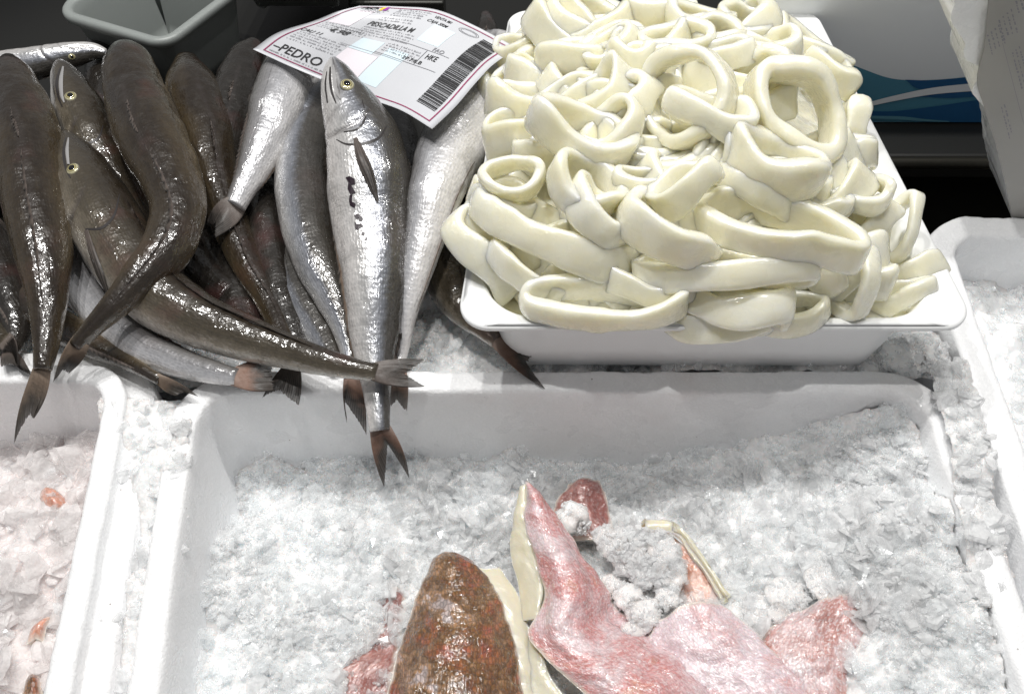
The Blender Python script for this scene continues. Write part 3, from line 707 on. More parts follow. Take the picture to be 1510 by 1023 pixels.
fish([(184,76,.048,22),(190,95,.050,36),(200,140,.052,44),(222,200,.054,50),(250,256,.054,45),(263,310,.053,39),(248,362,.052,37),(207,412,.050,29),(164,456,.046,20),(130,490,.038,14),(114,510,.032,12)], 'brown', 'large brown hake bent in a hook across the heap with a blunt rounded head', 14, gill=(205,160), pect=0, seed=19, tail=((78,562,.020),(92,545,.022),(102,552,.020)), fin='fin')
hero, hs = fish([(491,88,.094,7),(495,104,.092,19),(505,136,.086,33),(521,172,.078,46),(537,212,.070,56),(545,265,.061,61),(549,320,.048,61),(553,380,.042,54),(553,440,.034,45),(552,500,.024,35),(555,560,.016,24),(558,610,.010,17),(560,635,.006,15)], 'silver', 'silver hake with purple stamp marks and a yellow eye at the centre', -98, seed=20, tail=((567,718,-.030),(572,655,-.004),(603,706,-.026)), fin='fin_red', eye=(512,125,10.5), gill=(527,205), lines=[('mouth_line','groove',[(487,99,1.0),(487,118,1.8),(490,138,1.6),(496,153,.8)]),('upper_jaw','jaw',[(492,97,1.5),(493,115,3.2),(496,134,3),(502,147,1)]),('mouth_line','groove',[(482,106,.6),(480,126,1.2),(483,152,1)]),('gill_cover_edge','groove',[(570,186,.6),(559,203,1.8),(538,212,2.2),(512,213,1.4),(496,206,.6)]),('gill_cover_edge','groove',[(534,148,.5),(539,172,1.3),(528,190,1.5),(507,195,.8)])], pect_px=[(524,204,3),(533,232,8),(545,262,8),(557,299,1.5)])
for (pts_) in [[(510,262),(516,260),(523,264),(524,272),(518,272),(521,279),(525,285),(517,287),(513,279),(514,270)],
               [(516,288),(520,287),(519,297),(525,301),(523,307),(516,303),(515,295)],
               [(522,317),(529,316),(535,321),(534,327),(529,326),(530,322),(525,323)],
               [(523,327),(527,331),(533,330),(536,334),(530,337),(528,342),(524,337)],
               [(534,342),(538,343),(537,348),(533,347)], [(539,350),(542,351),(541,355),(538,354)]]:
    # flat stamp marks lying on the flank: found by casting from the skin, a hair above it
    body = [c for c in hero.children if c.name.startswith('body')][0]
    from mathutils.bvhtree import BVHTree
    if 'bvh' not in globals():
        bvh = BVHTree.FromPolygons([v.co for v in body.data.vertices], [tuple(p.vertices) for p in body.data.polygons])
    vv = []
    for x, y in pts_:
        h = bvh.ray_cast(CAM-hero.location, ray(x, y).normalized())
        vv.append(h[0]+h[1]*0.0005 if h[1].dot(ray(x, y)) < 0 else h[0]-h[1]*0.0005)
    cen = sum(vv, Vector())/len(vv)
    n_ = len(vv); mesh('stamp_mark', [tuple(v) for v in vv]+[tuple(cen)], [(n_, i, (i+1) % n_) for i in range(n_)], M['ink'], hero, smooth=False)

# ------------------------------------------------------------ crushed ice
def chips(name, pos, size, mat, seed=0, flat=0.28, tilt=1.0, parent=None, normals=None):
    """pos (n,3); one joined mesh of irregular faceted chips"""
    r = np.random.default_rng(seed); n = len(pos); k = 7
    ang = np.linspace(0, 2*np.pi, k, endpoint=False)[None]+r.uniform(-.35, .35, (n, k)); rd = r.uniform(0.55, 1.1, (n, k))
    el = r.uniform(0.55, 1.0, (n, 1))
    x = rd*np.cos(ang); y = rd*np.sin(ang)*el
    fl_ = (flat*r.uniform(0.5, 1.5, (n, 1)))
    top = np.stack([x*0.78, y*0.78, fl_*r.uniform(0.5, 1.3, (n, k))], -1); bot = np.stack([x, y, -fl_*r.uniform(0.3, 1.0, (n, k))], -1)
    tc = np.stack([r.uniform(-.15, .15, n), r.uniform(-.15, .15, n), fl_[:, 0]*1.15], -1)[:, None]
    V = np.concatenate([top, bot, tc], 1)*size[:, None, None]
    a, b, c = r.uniform(0, 2*np.pi, n), r.normal(0, 0.42*tilt, n), r.normal(0, 0.42*tilt, n)
    def rot(ax, t):
        co, si = np.cos(t), np.sin(t); o = np.zeros_like(t); i = np.ones_like(t)
        m = {'z': [[co, -si, o], [si, co, o], [o, o, i]], 'x': [[i, o, o], [o, co, -si], [o, si, co]], 'y': [[co, o, si], [o, i, o], [-si, o, co]]}[ax]
        return np.moveaxis(np.array(m), -1, 0)
    Rm = rot('x', b) @ rot('y', c) @ rot('z', a)
    V = np.einsum('nij,nkj->nki', Rm, V)+pos[:, None]
    f = []
    for i in range(k):
        j = (i+1) % k; f += [(14, i, j), (i, 7+i, 7+j), (i, 7+j, j)]
    for i in range(1, k-1): f.append((7, 7+i+1, 7+i))
    f = np.array(f); F = (f[None]+(np.arange(n)*15)[:, None, None]).reshape(-1, 3)
    return mesh(name, V.reshape(-1, 3), F, mat, parent, smooth=False)
def height_fn(ctrl, sig=0.045):
    W = np.array([list(P(*c)) for c in ctrl])
    def f(x, y):
        d = ((x[:, None]-W[None, :, 0])**2+(y[:, None]-W[None, :, 1])**2)
        g = np.exp(-d/(2*sig**2))+1e-6/(d+1e-6)*0.02
        return (g*W[None, :, 2]).sum(1)/g.sum(1)
    return f
def in_quad(x, y, Q, m=0.0):
    ok = np.ones(len(x), bool); Q = [np.array(p) for p in Q]
    for i in range(4):
        a, b = Q[i], Q[(i+1) % 4]; e = (b-a)/np.linalg.norm(b-a)
        ok &= (e[0]*(y-a[1])-e[1]*(x-a[0])) > m
    return ok
def ice_field(label, Q, hf, mat_b, mat_c, m, n_chip, smin, smax, seed, step=0.0015, amp=0.004, power=2.2, extra=None, flat=0.3, dens=None, n_clear=0):
    Q = [np.array(p)[:2] for p in Q]; A = np.array(Q); lo, hi = A.min(0), A.max(0)
    nx, ny = [max(4, int((hi[i]-lo[i])/step)) for i in (0, 1)]
    gx, gy = np.meshgrid(np.linspace(lo[0], hi[0], nx), np.linspace(lo[1], hi[1], ny)); x, y = gx.ravel(), gy.ravel()
    def H(x, y):
        z = hf(x, y); p = np.stack([x, y, 0*x], 1)
        z = z+amp*2.6*fbm(p*21, 3, seed, 0.55)+amp*0.75*np.abs(fbm(p*95, 3, seed+4))+amp*0.22*fbm(p*330, 3, seed+9, 0.7)+(extra(x, y) if extra else 0)
        return z
    z = H(x, y)-0.0012; inside = in_quad(x, y, Q, m)
    F = grid_faces(ny, nx); keep = inside[F].all(1); F = F[keep]
    u_, inv = np.unique(F, return_inverse=True); V = np.stack([x, y, z], 1)[u_]; F = inv.reshape(F.shape)
    root = bpy.data.objects.new('crushed_ice', None); COL.objects.link(root); tag(root, label, 'ice', kind='stuff')
    b = mesh('ice_bed', V, F, mat_b, root); tag(b, kind='stuff')
    r = np.random.default_rng(seed); px = r.uniform(lo[0], hi[0], n_chip*2); py = r.uniform(lo[1], hi[1], n_chip*2)
    ok = in_quad(px, py, Q, m+0.002); px, py = px[ok], py[ok]
    if dens is not None:
        kk = r.uniform(0, 1, len(px)) < dens(px, py); px, py = px[kk], py[kk]
    px, py = px[:n_chip], py[:n_chip]; n = len(px)
    sz = smin+(smax-smin)*r.uniform(0, 1, n)**power
    pos = np.stack([px, py, H(px, py)+sz*r.uniform(-0.25, 0.35, n)], 1)
    c = chips('ice_flake', pos, sz, mat_c, seed, flat, 1.0, root); tag(c, kind='stuff')
    if n_clear:
        px = r.uniform(lo[0], hi[0], n_clear*3); py = r.uniform(lo[1], hi[1], n_clear*3); ok = in_quad(px, py, Q, m+0.003); px, py = px[ok][:n_clear], py[ok][:n_clear]
        sz = 0.0022+0.0075*r.uniform(0, 1, len(px))**1.8
        tag(chips('clear_ice_flake', np.stack([px, py, H(px, py)+sz*0.35], 1), sz, M['clear'], seed+1, 0.3, 1.4, root), kind='stuff')
    return H
mainc = [(300,700,-.086),(360,700,-.088),(430,700,-.088),(545,690,-.080),(430,840,-.045),(330,860,-.052),(280,960,-.05),(430,960,-.045),(540,800,-.052),(680,750,-.082),(620,760,-.08),(640,1000,-.060),(880,740,-.088),(780,760,-.085),
  (900,950,-.065),(1000,730,-.080),(1080,700,-.066),(1150,690,-.055),(1240,665,-.036),(1350,640,-.012),(1380,720,-.014),(1300,830,-.030),(1440,930,-.014),(1180,900,-.048),(1100,1050,-.052),(1100,780,-.058),(1330,1000,-.03),(1000,840,-.06),(240,1100,-.05),(600,1100,-.06),(1500,1150,-.02),(1000,1200,-.06)]
hm = height_fn(mainc, 0.028)
fine = lambda x, y: 0.0
MI = inset(MAINQ, 0.006)
def soft_right(x, y): return np.where(x > 0.22, 0.55, 1.0)
HM = ice_field('crushed ice filling the large front box around the pink fillets', MAINQ, hm, M['ice_base'], M['ice'], 0.0015, 1500, 0.0016, 0.0105, 41, power=2.2, flat=0.2, amp=0.0045, n_clear=2600)
# powdery mound on the left of the main box and along its right side
def patch_chips(label, n, regions, zf, smin, smax, mat, seed, power=2.0, flat=0.5, lift=0.0):
    r = np.random.default_rng(seed); pos = []; sz = []
    for (cx, cy, rx, ry, frac) in regions:
        kx = int(n*frac); a = r.uniform(0, 2*np.pi, kx); q_ = np.sqrt(r.uniform(0, 1, kx))
        u, v = cx+rx*q_*np.cos(a), cy+ry*q_*np.sin(a); p = PV(u, v, np.full(kx, -0.05))
        for _ in range(3):
            z = zf(p[:, 0], p[:, 1])+lift; p = PV(u, v, z)
        pos.append(p[in_quad(p[:, 0], p[:, 1], MAINQ, 0.004)])
    pos = np.vstack(pos)
    s_ = smin+(smax-smin)*r.uniform(0, 1, len(pos))**power
    pos[:, 2] += s_*r.uniform(-0.6, 0.3, len(pos))
    o = chips('powdery_ice', pos, s_, mat, seed, flat); tag(o, label, 'ice', kind='stuff'); return o
patch_chips('powdery white ice mounded in the left half of the front box', 2000, [(430,830,150,135,.6),(340,790,55,90,.15),(470,960,130,70,.25)], HM, 0.0011, 0.0034, M['snow'], 51)
patch_chips('powdery white ice banked against the right wall of the front box', 2000, [(1330,800,110,150,.5),(1390,940,90,120,.3),(1300,680,80,50,.2)], HM, 0.0011, 0.0036, M['snow'], 52)
r_ = np.random.default_rng(77); u_, v_ = r_.uniform(560, 1380, 1500), r_.uniform(690, 930, 1500); p_ = PV(u_, v_, np.full(1500, -0.05))
for _ in range(3): z_ = HM(p_[:, 0], p_[:, 1]); p_ = PV(u_, v_, z_)
p_ = p_[in_quad(p_[:, 0], p_[:, 1], MAINQ, 0.008)]; s_ = 0.0035+0.0105*r_.uniform(0, 1, len(p_))**2; p_[:, 2] += s_*r_.uniform(-0.1, 0.3, len(p_))
tag(chips('flaked_ice', p_, s_, M['ice'], 78, 0.11, 2.0), 'loose thin flakes of ice across the middle and right of the front box', 'ice', kind='stuff')
# left box
hl = height_fn([(-100,690,-.075),(0,690,-.072),(100,690,-.070),(130,740,-.05),(60,780,-.050),(-60,800,-.05),(40,900,-.04),(0,1000,-.035),(60,1000,-.045),(-120,950,-.04),(0,1200,-.04)], 0.03)
HL = ice_field('large flaky ice in the box at the left edge', [lbl, lbr, ltr, ltl], hl, M['ice_pink_base'], M['ice_pink'], 0.004, 1300, 0.003, 0.018, 61, power=1.3, flat=0.11, n_clear=200)
# right box
hr = height_fn([(1400,440,-.062),(1470,440,-.065),(1440,480,-.048),(1500,480,-.048),(1490,560,-.038),(1520,640,-.035),(1600,500,-.045),(1600,800,-.035)], 0.03)
HR = ice_field('smooth wet ice in the box at the right edge', [rbl, rbr, rtr, rtl], hr, M['ice_base'], M['ice'], 0.004, 700, 0.002, 0.009, 71, n_clear=300)
# ice on the back box between fish and tray, and in the gaps between the boxes
hb = height_fn([(-50,500,-.03),(200,500,-.03),(400,500,-.028),(600,520,-.022),(660,500,-.016),(720,535,-.016),(700,552,-.004),(800,552,-.002),(900,552,-.002),(1050,552,-.001),(1200,550,-.001),(1300,548,-.002),(900,500,-.04),(1200,500,-.04),(1350,540,-.012),(1390,500,-.02),(700,300,-.03),(300,200,-.05),(0,200,-.05)], 0.035)
b3, b4 = q((-150, 555, -0.010), (1400, 557, -0.010)); BKI = [b3, b4, BK[2], BK[3]]
HB = ice_field('crushed ice under the hake and around the foot of the tray', BKI, hb, M['ice_base'], M['ice'], 0.0, 1500, 0.002, 0.0095, 81, n_clear=500)
gq = q((150,592,-.006),(292,590,-.006),(238,1020,-.006),(110,1020,-.006))
gapL = [ext(gq[0], gq[3], 1.2), ext(gq[1], gq[2], 1.2), gq[1], gq[0]]
hgl = height_fn([(240,600,-.004),(235,700,-.002),(225,780,-.010),(200,860,-.016),(180,1000,-.02)], 0.03)
HGL = ice_field('wet ice wedged in the gap between the left box and the front box', gapL, hgl, M['ice_base'], M['snow'], 0.0, 260, 0.0015, 0.010, 91, amp=0.003, flat=0.18)
gr_ = q((1360,545,-.004),(1415,545,-.004),(1505,900,-.004),(1440,900,-.004))
gapR = [gr_[3], gr_[2], gr_[1], gr_[0]]
hgr = height_fn([(1390,560,.004),(1420,620,.005),(1430,700,.004),(1450,760,.002),(1490,860,-.004)], 0.03)
HGR = ice_field('wet ice piled on the rim between the front box and the right box', gapR, hgr, M['ice_base'], M['snow'], 0.0, 300, 0.0015, 0.010, 95, amp=0.0035, flat=0.18)

# ------------------------------------------------------------ fish fillets (lofted sheets)
def loft(name, secs, mat, nu=60, nv=40, thick=0.004, parent=None, bumps=0.0012, seed=0, freq=70, curl=0.0, origin=None):
    S = [cr([list(P(*c)) for c in s], nv) for s in secs]            # across
    A = np.array(S); G = np.stack([cr(A[:, j], nu) for j in range(nv)], 1)   # nu,nv,3
    Tu = np.gradient(G, axis=0); Tv = np.gradient(G, axis=1); Nn = np.cross(Tu, Tv); Nn /= np.linalg.norm(Nn, axis=2)[..., None]+1e-12
    if Nn[nu//2, nv//2] @ (np.array(CAM)-G[nu//2, nv//2]) < 0: Nn = -Nn
    du = np.r_[0, np.cumsum(np.linalg.norm(np.diff(G[:, nv//2], axis=0), axis=1))]; dvv = np.linalg.norm(np.diff(G, axis=1), axis=2); dvv = np.concatenate([np.zeros((nu, 1)), np.cumsum(dvv, 1)], 1)
    rest = np.stack([np.repeat(du[:, None], nv, 1), dvv-dvv[:, -1:]/2, 0*dvv], -1)
    G = G+Nn*(bumps*fbm(rest.reshape(-1, 3)*freq+seed, 3, seed)).reshape(nu, nv)[..., None]
    ev = np.minimum(dvv, dvv[:, -1:]-dvv); eu = np.minimum(du, du[-1]-du)[:, None]+0*ev; edge = np.minimum(ev, eu)
    G = G-Nn*(thick*0.45*np.exp(-edge/(thick*0.4+1e-5)))[..., None]
    B = G-Nn*thick*0.8
    V = np.concatenate([G.reshape(-1, 3), B.reshape(-1, 3)]); n = nu*nv
    f1 = grid_faces(nu, nv); f2 = f1[:, ::-1]+n
    bd = [i*nv for i in range(nu)]; r1 = [(i*nv, (i+1)*nv, (i+1)*nv+n, i*nv+n) for i in range(nu-1)]
    r2 = [((i+1)*nv+nv-1, i*nv+nv-1, i*nv+nv-1+n, (i+1)*nv+nv-1+n) for i in range(nu-1)]
    r3 = [(j+1, j, j+n, j+1+n) for j in range(nv-1)]; r4 = [((nu-1)*nv+j, (nu-1)*nv+j+1, (nu-1)*nv+j+1+n, (nu-1)*nv+j+n) for j in range(nv-1)]
    F = np.vstack([f1, f2, r1, r2, r3, r4])
    if origin is not None: V = V-np.array(origin)
    return mesh(name, V, F, mat, parent, attrs={'rest': np.vstack([rest.reshape(-1, 3)]*2), 'edge': np.r_[edge.ravel(), 0*edge.ravel()]})
def fillet_mat(name, cols, scale_size, frost, edgecol=(0.78, 0.70, 0.62), brown_=0.0, gloss=0.25):
    n = N(name); r = n.attr('rest', True); e = n.attr('edge')
    f = n.math('ADD', n.noise(28, r, 5, 0.6), n.math('MULTIPLY_ADD', n.noise(140, r, 4, 0.6), 0.35, -0.175))
    c = n.ramp(f, cols)
    wv = n.n('ShaderNodeVectorMath', operation='ADD'); nz = n.n('ShaderNodeTexNoise'); nz.inputs['Scale'].default_value = 70; n.t.links.new(r, nz.inputs['Vector'])
    ms = n.n('ShaderNodeVectorMath', operation='SCALE'); n.t.links.new(nz.outputs['Color'], ms.inputs[0]); ms.inputs['Scale'].default_value = 0.006
    n.t.links.new(n.mapv(r, (0.62, 1, 1)), wv.inputs[0]); n.t.links.new(ms.outputs[0], wv.inputs[1])
    sc_ = n.vor(scale_size, wv.outputs[0], 'DISTANCE_TO_EDGE', 0.55); se = n.ramp(sc_, [(0.0, 1.0), (0.22, 0.0)])
    vc = n.n('ShaderNodeTexVoronoi'); vc.inputs['Scale'].default_value = scale_size; vc.inputs['Randomness'].default_value = 0.55; n.t.links.new(wv.outputs[0], vc.inputs['Vector'])
    cv = n.math('MULTIPLY_ADD', vc.outputs['Color'], 0.8 if brown_ else 0.35, 0.6 if brown_ else 0.82)
    cc3 = n.n('ShaderNodeCombineXYZ'); [n.t.links.new(cv, cc3.inputs[k_]) for k_ in range(3)]
    c = n.mix(1.0, c, cc3.outputs[0], 'MULTIPLY')
    c = n.mix(n.math('MULTIPLY', se, 0.8 if brown_ else 0.4), c, n.mix(0.65, c, (0.20, 0.07, 0.06) if not brown_ else (0.03, 0.02, 0.015)))
    c = n.mix(n.math('MULTIPLY', n.ramp(n.noise(420, r, 4, 0.8), [(0.50, 0.0), (0.62, 1.0)]), frost), c, (0.85, 0.80, 0.82))
    c = n.mix(n.ramp(n.math('ADD', e, n.math('MULTIPLY_ADD', n.noise(160, r, 3), 0.004, -0.002)), [(0.0, 1.0), (0.0016, 0.8), (0.0035, 0.0)]), c, edgecol)
    nb = n.bump(n.math('ADD', n.ramp(sc_, [(0.0, 0.0), (0.3, 1.0)]), n.math('MULTIPLY', n.noise(500, r, 3), 0.7)), 0.0008, 0.4)
    nb = n.bump(n.noise(90, r, 4), 0.003, 0.5, nb)
    return n.set(Base_Color=c, Roughness=gloss+0.12, Subsurface_Weight=0.3, Subsurface_Radius=(0.006, 0.003, 0.002), Subsurface_Scale=1.0,
                 Coat_Weight=1.0, Coat_Roughness=0.13, Coat_IOR=1.7, Normal=nb, Coat_Normal=n.bump(n.noise(330, r, 2, 0.6), 0.004, 0.38))
M['fil_brown'] = fillet_mat('brown_scaly_fish_skin', [(0.30, (0.36, 0.08, 0.06)), (0.42, (0.26, 0.085, 0.025)), (0.52, (0.16, 0.075, 0.018)), (0.60, (0.36, 0.20, 0.10)), (0.66, (0.50, 0.41, 0.39))], 400, 0.06, brown_=1, gloss=0.1)
M['fil_pink'] = fillet_mat('pink_scaly_fish_skin', [(0.30, (0.68, 0.36, 0.26)), (0.41, (0.62, 0.25, 0.24)), (0.50, (0.68, 0.37, 0.37)), (0.59, (0.77, 0.58, 0.60)), (0.75, (0.84, 0.70, 0.71))], 560, 0.6)
M['fil_pale'] = fillet_mat('pale_pink_fish_skin', [(0.28, (0.72, 0.38, 0.36)), (0.42, (0.76, 0.52, 0.54)), (0.52, (0.80, 0.64, 0.68)), (0.7, (0.82, 0.70, 0.74))], 520, 0.6)
M['fil_frost'] = fillet_mat('frosted_red_fish_skin', [(0.28, (0.42, 0.16, 0.13)), (0.45, (0.58, 0.30, 0.27)), (0.58, (0.70, 0.50, 0.50)), (0.7, (0.78, 0.66, 0.68))], 420, 0.75)
M['fil_dark'] = fillet_mat('dark_red_fish_skin', [(0.3, (0.20, 0.06, 0.05)), (0.5, (0.33, 0.12, 0.10)), (0.7, (0.50, 0.26, 0.22))], 260, 0.25)
M['fil_orange'] = fillet_mat('orange_fish_skin', [(0.3, (0.60, 0.25, 0.15)), (0.5, (0.72, 0.36, 0.25)), (0.7, (0.80, 0.58, 0.50))], 260, 0.4)
def flesh_mat():
    n = N('cream_fish_flesh'); r = n.attr('rest', True)
    c = n.mix(n.noise(60, n.mapv(r, (0.3, 1, 1)), 4), (0.78, 0.74, 0.63), (0.66, 0.58, 0.43))
    return n.set(Base_Color=c, Roughness=0.25, Subsurface_Weight=0.8, Subsurface_Radius=(0.008, 0.006, 0.003), Subsurface_Scale=1.0, Coat_Weight=0.6, Coat_Roughness=0.08,
                 Normal=n.bump(n.noise(160, r, 4), 0.002, 0.4))
M['flesh'] = flesh_mat()
def thing(name, label, cat, loc, group=None):
    o = bpy.data.objects.new(name, None); COL.objects.link(o); o.location = loc; o.empty_display_size = 0.01; return tag(o, label, cat, group)
G2 = 'red fish pieces on the ice'
def piece(label, at_, parts):
    t = thing('fish_fillet', label, 'fish fillet', P(*at_), G2); t_o = t.location
    for nm, secs, mat, kw in parts: loft(nm, secs, M[mat], parent=t, origin=t_o, **kw)
    return t
def row(y, x0, x1, z, h, n=5, dy=0):      # cross-section at one photo row, arched by h
    return [(x0+(x1-x0)*k/(n-1), y+dy*math.sin(math.pi*k/(n-1)), z+h*math.sin(math.pi*k/(n-1))) for k in range(n)]
piece('brown scaly fillet with a bright wet sheen, tip pointing up, at the lower middle', (680,1000,-.05), [
  ('skin', [[(640,814,-.046),(654,809,-.043),(668,811,-.043),(684,818,-.045),(698,827,-.047)], [(628,838,-.044),(652,830,-.036),(676,830,-.034),(702,836,-.037),(720,848,-.045)], row(874,613,738,-.042,.016), row(914,599,752,-.040,.020), row(962,585,766,-.038,.024), row(1012,572,774,-.036,.026), row(1070,560,790,-.034,.026), row(1130,555,790,-.034,.026)], 'fil_brown', dict(nu=90, nv=60, thick=.004, bumps=.0014, seed=3)),
  ('flesh', [row(835,690,738,-.050,.004), row(880,700,768,-.048,.004), row(930,720,784,-.046,.004), row(990,730,792,-.044,.004), row(1060,730,800,-.042,.004)], 'flesh', dict(nu=50, nv=14, thick=.004, seed=4))])
piece('large pink fillet curling up to a thin pointed tip in the middle of the ice', (850,940,-.05), [
  ('skin', [[(770,709,-.030),(774,708,-.028),(779,707,-.028),(784,709,-.030)],
            [(773,728,-.032),(782,726,-.026),(792,726,-.027),(802,732,-.034)],
            [(771,770,-.034),(792,766,-.024),(814,768,-.026),(836,778,-.038)],
            [(787,825,-.034),(812,818,-.022),(840,816,-.026),(868,824,-.042)],
            [(799,880,-.033),(832,872,-.020),(866,868,-.028),(898,866,-.046)],
            [(777,930,-.034),(830,926,-.022),(872,912,-.032),(912,898,-.050)],
            [(800,966,-.030),(850,962,-.022),(895,940,-.032),(936,915,-.052)],
            [(842,1006,-.028),(890,992,-.020),(945,965,-.030),(985,945,-.048)],
            [(885,1045,-.026),(940,1022,-.018),(995,1000,-.026),(1040,985,-.044)],
            [(930,1100,-.028),(985,1070,-.022),(1030,1045,-.028),(1062,1022,-.044)]], 'fil_pink', dict(nu=130, nv=70, thick=.003, bumps=.0016, seed=6)),
  ('flesh', [[(764,716,-.036),(770,712,-.034),(775,711,-.033)], [(755,755,-.044),(765,752,-.038),(776,756,-.036)], [(751,810,-.048),(770,806,-.042),(786,812,-.038)],
             [(762,866,-.048),(782,862,-.042),(800,866,-.037)], [(769,915,-.046),(780,912,-.040),(792,910,-.036)]], 'flesh', dict(nu=60, nv=16, thick=.003, seed=8)),
  ('flesh', [[(778,940,-.042),(786,944,-.038),(796,950,-.036)], [(768,985,-.046),(790,985,-.040),(808,990,-.038)], [(768,1040,-.046),(800,1035,-.040),(840,1035,-.036)], [(790,1090,-.046),(830,1085,-.040),(880,1085,-.036)]], 'flesh', dict(nu=40, nv=16, thick=.003, seed=9))])
piece('paler pink fillet lying flat to the lower right of the curled fillet', (1080,980,-.05), [
  ('skin', [[(965,915,-.043),(1000,893,-.035),(1030,886,-.033),(1062,890,-.037)],
            [(950,952,-.043),(1010,938,-.033),(1060,925,-.029),(1108,920,-.037)],
            [(985,1000,-.041),(1045,985,-.031),(1095,968,-.027),(1144,962,-.035)],
            [(1030,1050,-.041),(1090,1030,-.029),(1145,1010,-.025),(1194,1000,-.033)],
            [(1080,1120,-.041),(1140,1090,-.029),(1190,1070,-.025),(1235,1060,-.033)]], 'fil_pale', dict(nu=80, nv=60, thick=.0035, bumps=.002, seed=26))])
piece('dark red tail piece standing behind the pink tip against the box wall', (865,760,-.08), [
  ('skin', [[(838,712,-.066),(860,703,-.064),(886,707,-.066)], [(822,732,-.070),(858,722,-.060),(893,730,-.068)], [(815,760,-.076),(860,752,-.062),(902,764,-.072)], [(830,800,-.076),(870,795,-.064),(915,800,-.070)]], 'fil_dark', dict(nu=40, nv=30, thick=.004, bumps=.002, seed=10))])
piece('orange pink strip with a thick cream edge to the right of the ice clump', (1030,840,-.06), [
  ('skin', [[(930,790,-.062),(950,780,-.058),(985,784,-.054)], [(960,830,-.062),(990,815,-.054),(1020,812,-.050)], [(990,880,-.060),(1020,862,-.052),(1048,848,-.048)], [(1010,930,-.056),(1045,908,-.050),(1075,885,-.046)]], 'fil_orange', dict(nu=50, nv=30, thick=.004, seed=12)),
  ('flesh', [[(945,778,-.054),(950,774,-.050),(957,776,-.050)], [(990,782,-.051),(997,777,-.046),(1004,783,-.048)], [(1018,812,-.048),(1026,810,-.043),(1032,816,-.045)], [(1044,848,-.046),(1051,846,-.041),(1056,852,-.043)], [(1066,880,-.044),(1072,880,-.040),(1076,886,-.042)]], 'flesh', dict(nu=60, nv=12, thick=.005, seed=13))])
piece('pink fillet mostly buried in ice at the right of the pile', (1200,960,-.05), [
  ('skin', [[(1170,900,-.036),(1210,880,-.032),(1268,872,-.032)], [(1130,925,-.038),(1200,915,-.028),(1275,905,-.032)], [(1115,965,-.040),(1190,955,-.028),(1274,950,-.032)], [(1130,1010,-.038),(1195,1000,-.026),(1258,1000,-.032)], [(1180,1060,-.038),(1210,1060,-.026),(1246,1060,-.032)]], 'fil_frost', dict(nu=60, nv=50, thick=.003, seed=15, bumps=.0025))])
piece('dark red skinned piece sunk in the ice left of the brown fillet', (550,970,-.055), [
  ('skin', [[(563,868,-.054),(580,862,-.050),(602,866,-.052)], [(548,915,-.054),(572,908,-.048),(596,912,-.050)], [(515,965,-.052),(548,958,-.046),(588,960,-.050)], [(458,1012,-.050),(520,1000,-.042),(578,1005,-.048)], [(450,1070,-.050),(520,1060,-.042),(575,1060,-.046)]], 'fil_dark', dict(nu=50, nv=30, thick=.004, bumps=.002, seed=16))])
piece('small red piece of fish poking out of the ice in the left box', (78,740,-.045), [
  ('skin', [[(56,722,-.046),(66,714,-.042),(80,716,-.044)], [(54,740,-.046),(76,733,-.036),(104,736,-.046)], [(64,760,-.048),(82,752,-.040),(100,758,-.048)]], 'fil_orange', dict(nu=24, nv=24, thick=.005, seed=17)),
  ('eye', [[(60,734,-.0395),(66,731,-.0375),(72,733,-.038)], [(59,741,-.0395),(67,739,-.036),(74,741,-.037)], [(64,748,-.040),(69,746,-.037),(74,748,-.038)]], 'fil_eye', dict(nu=12, nv=12, thick=.002, seed=18, bumps=0))] if False else [
  ('skin', [[(56,722,-.046),(66,714,-.042),(80,716,-.044)], [(54,740,-.046),(76,733,-.036),(104,736,-.046)], [(64,760,-.048),(82,752,-.040),(100,758,-.048)]], 'fil_orange', dict(nu=24, nv=24, thick=.005, seed=17))])
piece('red scrap of fish between flakes low in the left box', (50,930,-.04), [
  ('skin', [[(38,950,-.040),(50,942,-.038),(64,946,-.040)], [(44,925,-.040),(58,920,-.036),(72,922,-.040)], [(62,908,-.042),(72,905,-.040),(80,910,-.042)]], 'fil_orange', dict(nu=16, nv=16, thick=.004, seed=19))])
piece('yellow brown scrap of fish at the bottom of the left box', (45,1010,-.04), [
  ('skin', [[(28,1030,-.040),(45,1030,-.036),(66,1030,-.040)], [(32,1006,-.040),(46,1002,-.035),(64,1004,-.040)], [(38,992,-.042),(48,988,-.040),(60,992,-.042)]], 'fil_brown', dict(nu=16, nv=16, thick=.004, seed=20))])
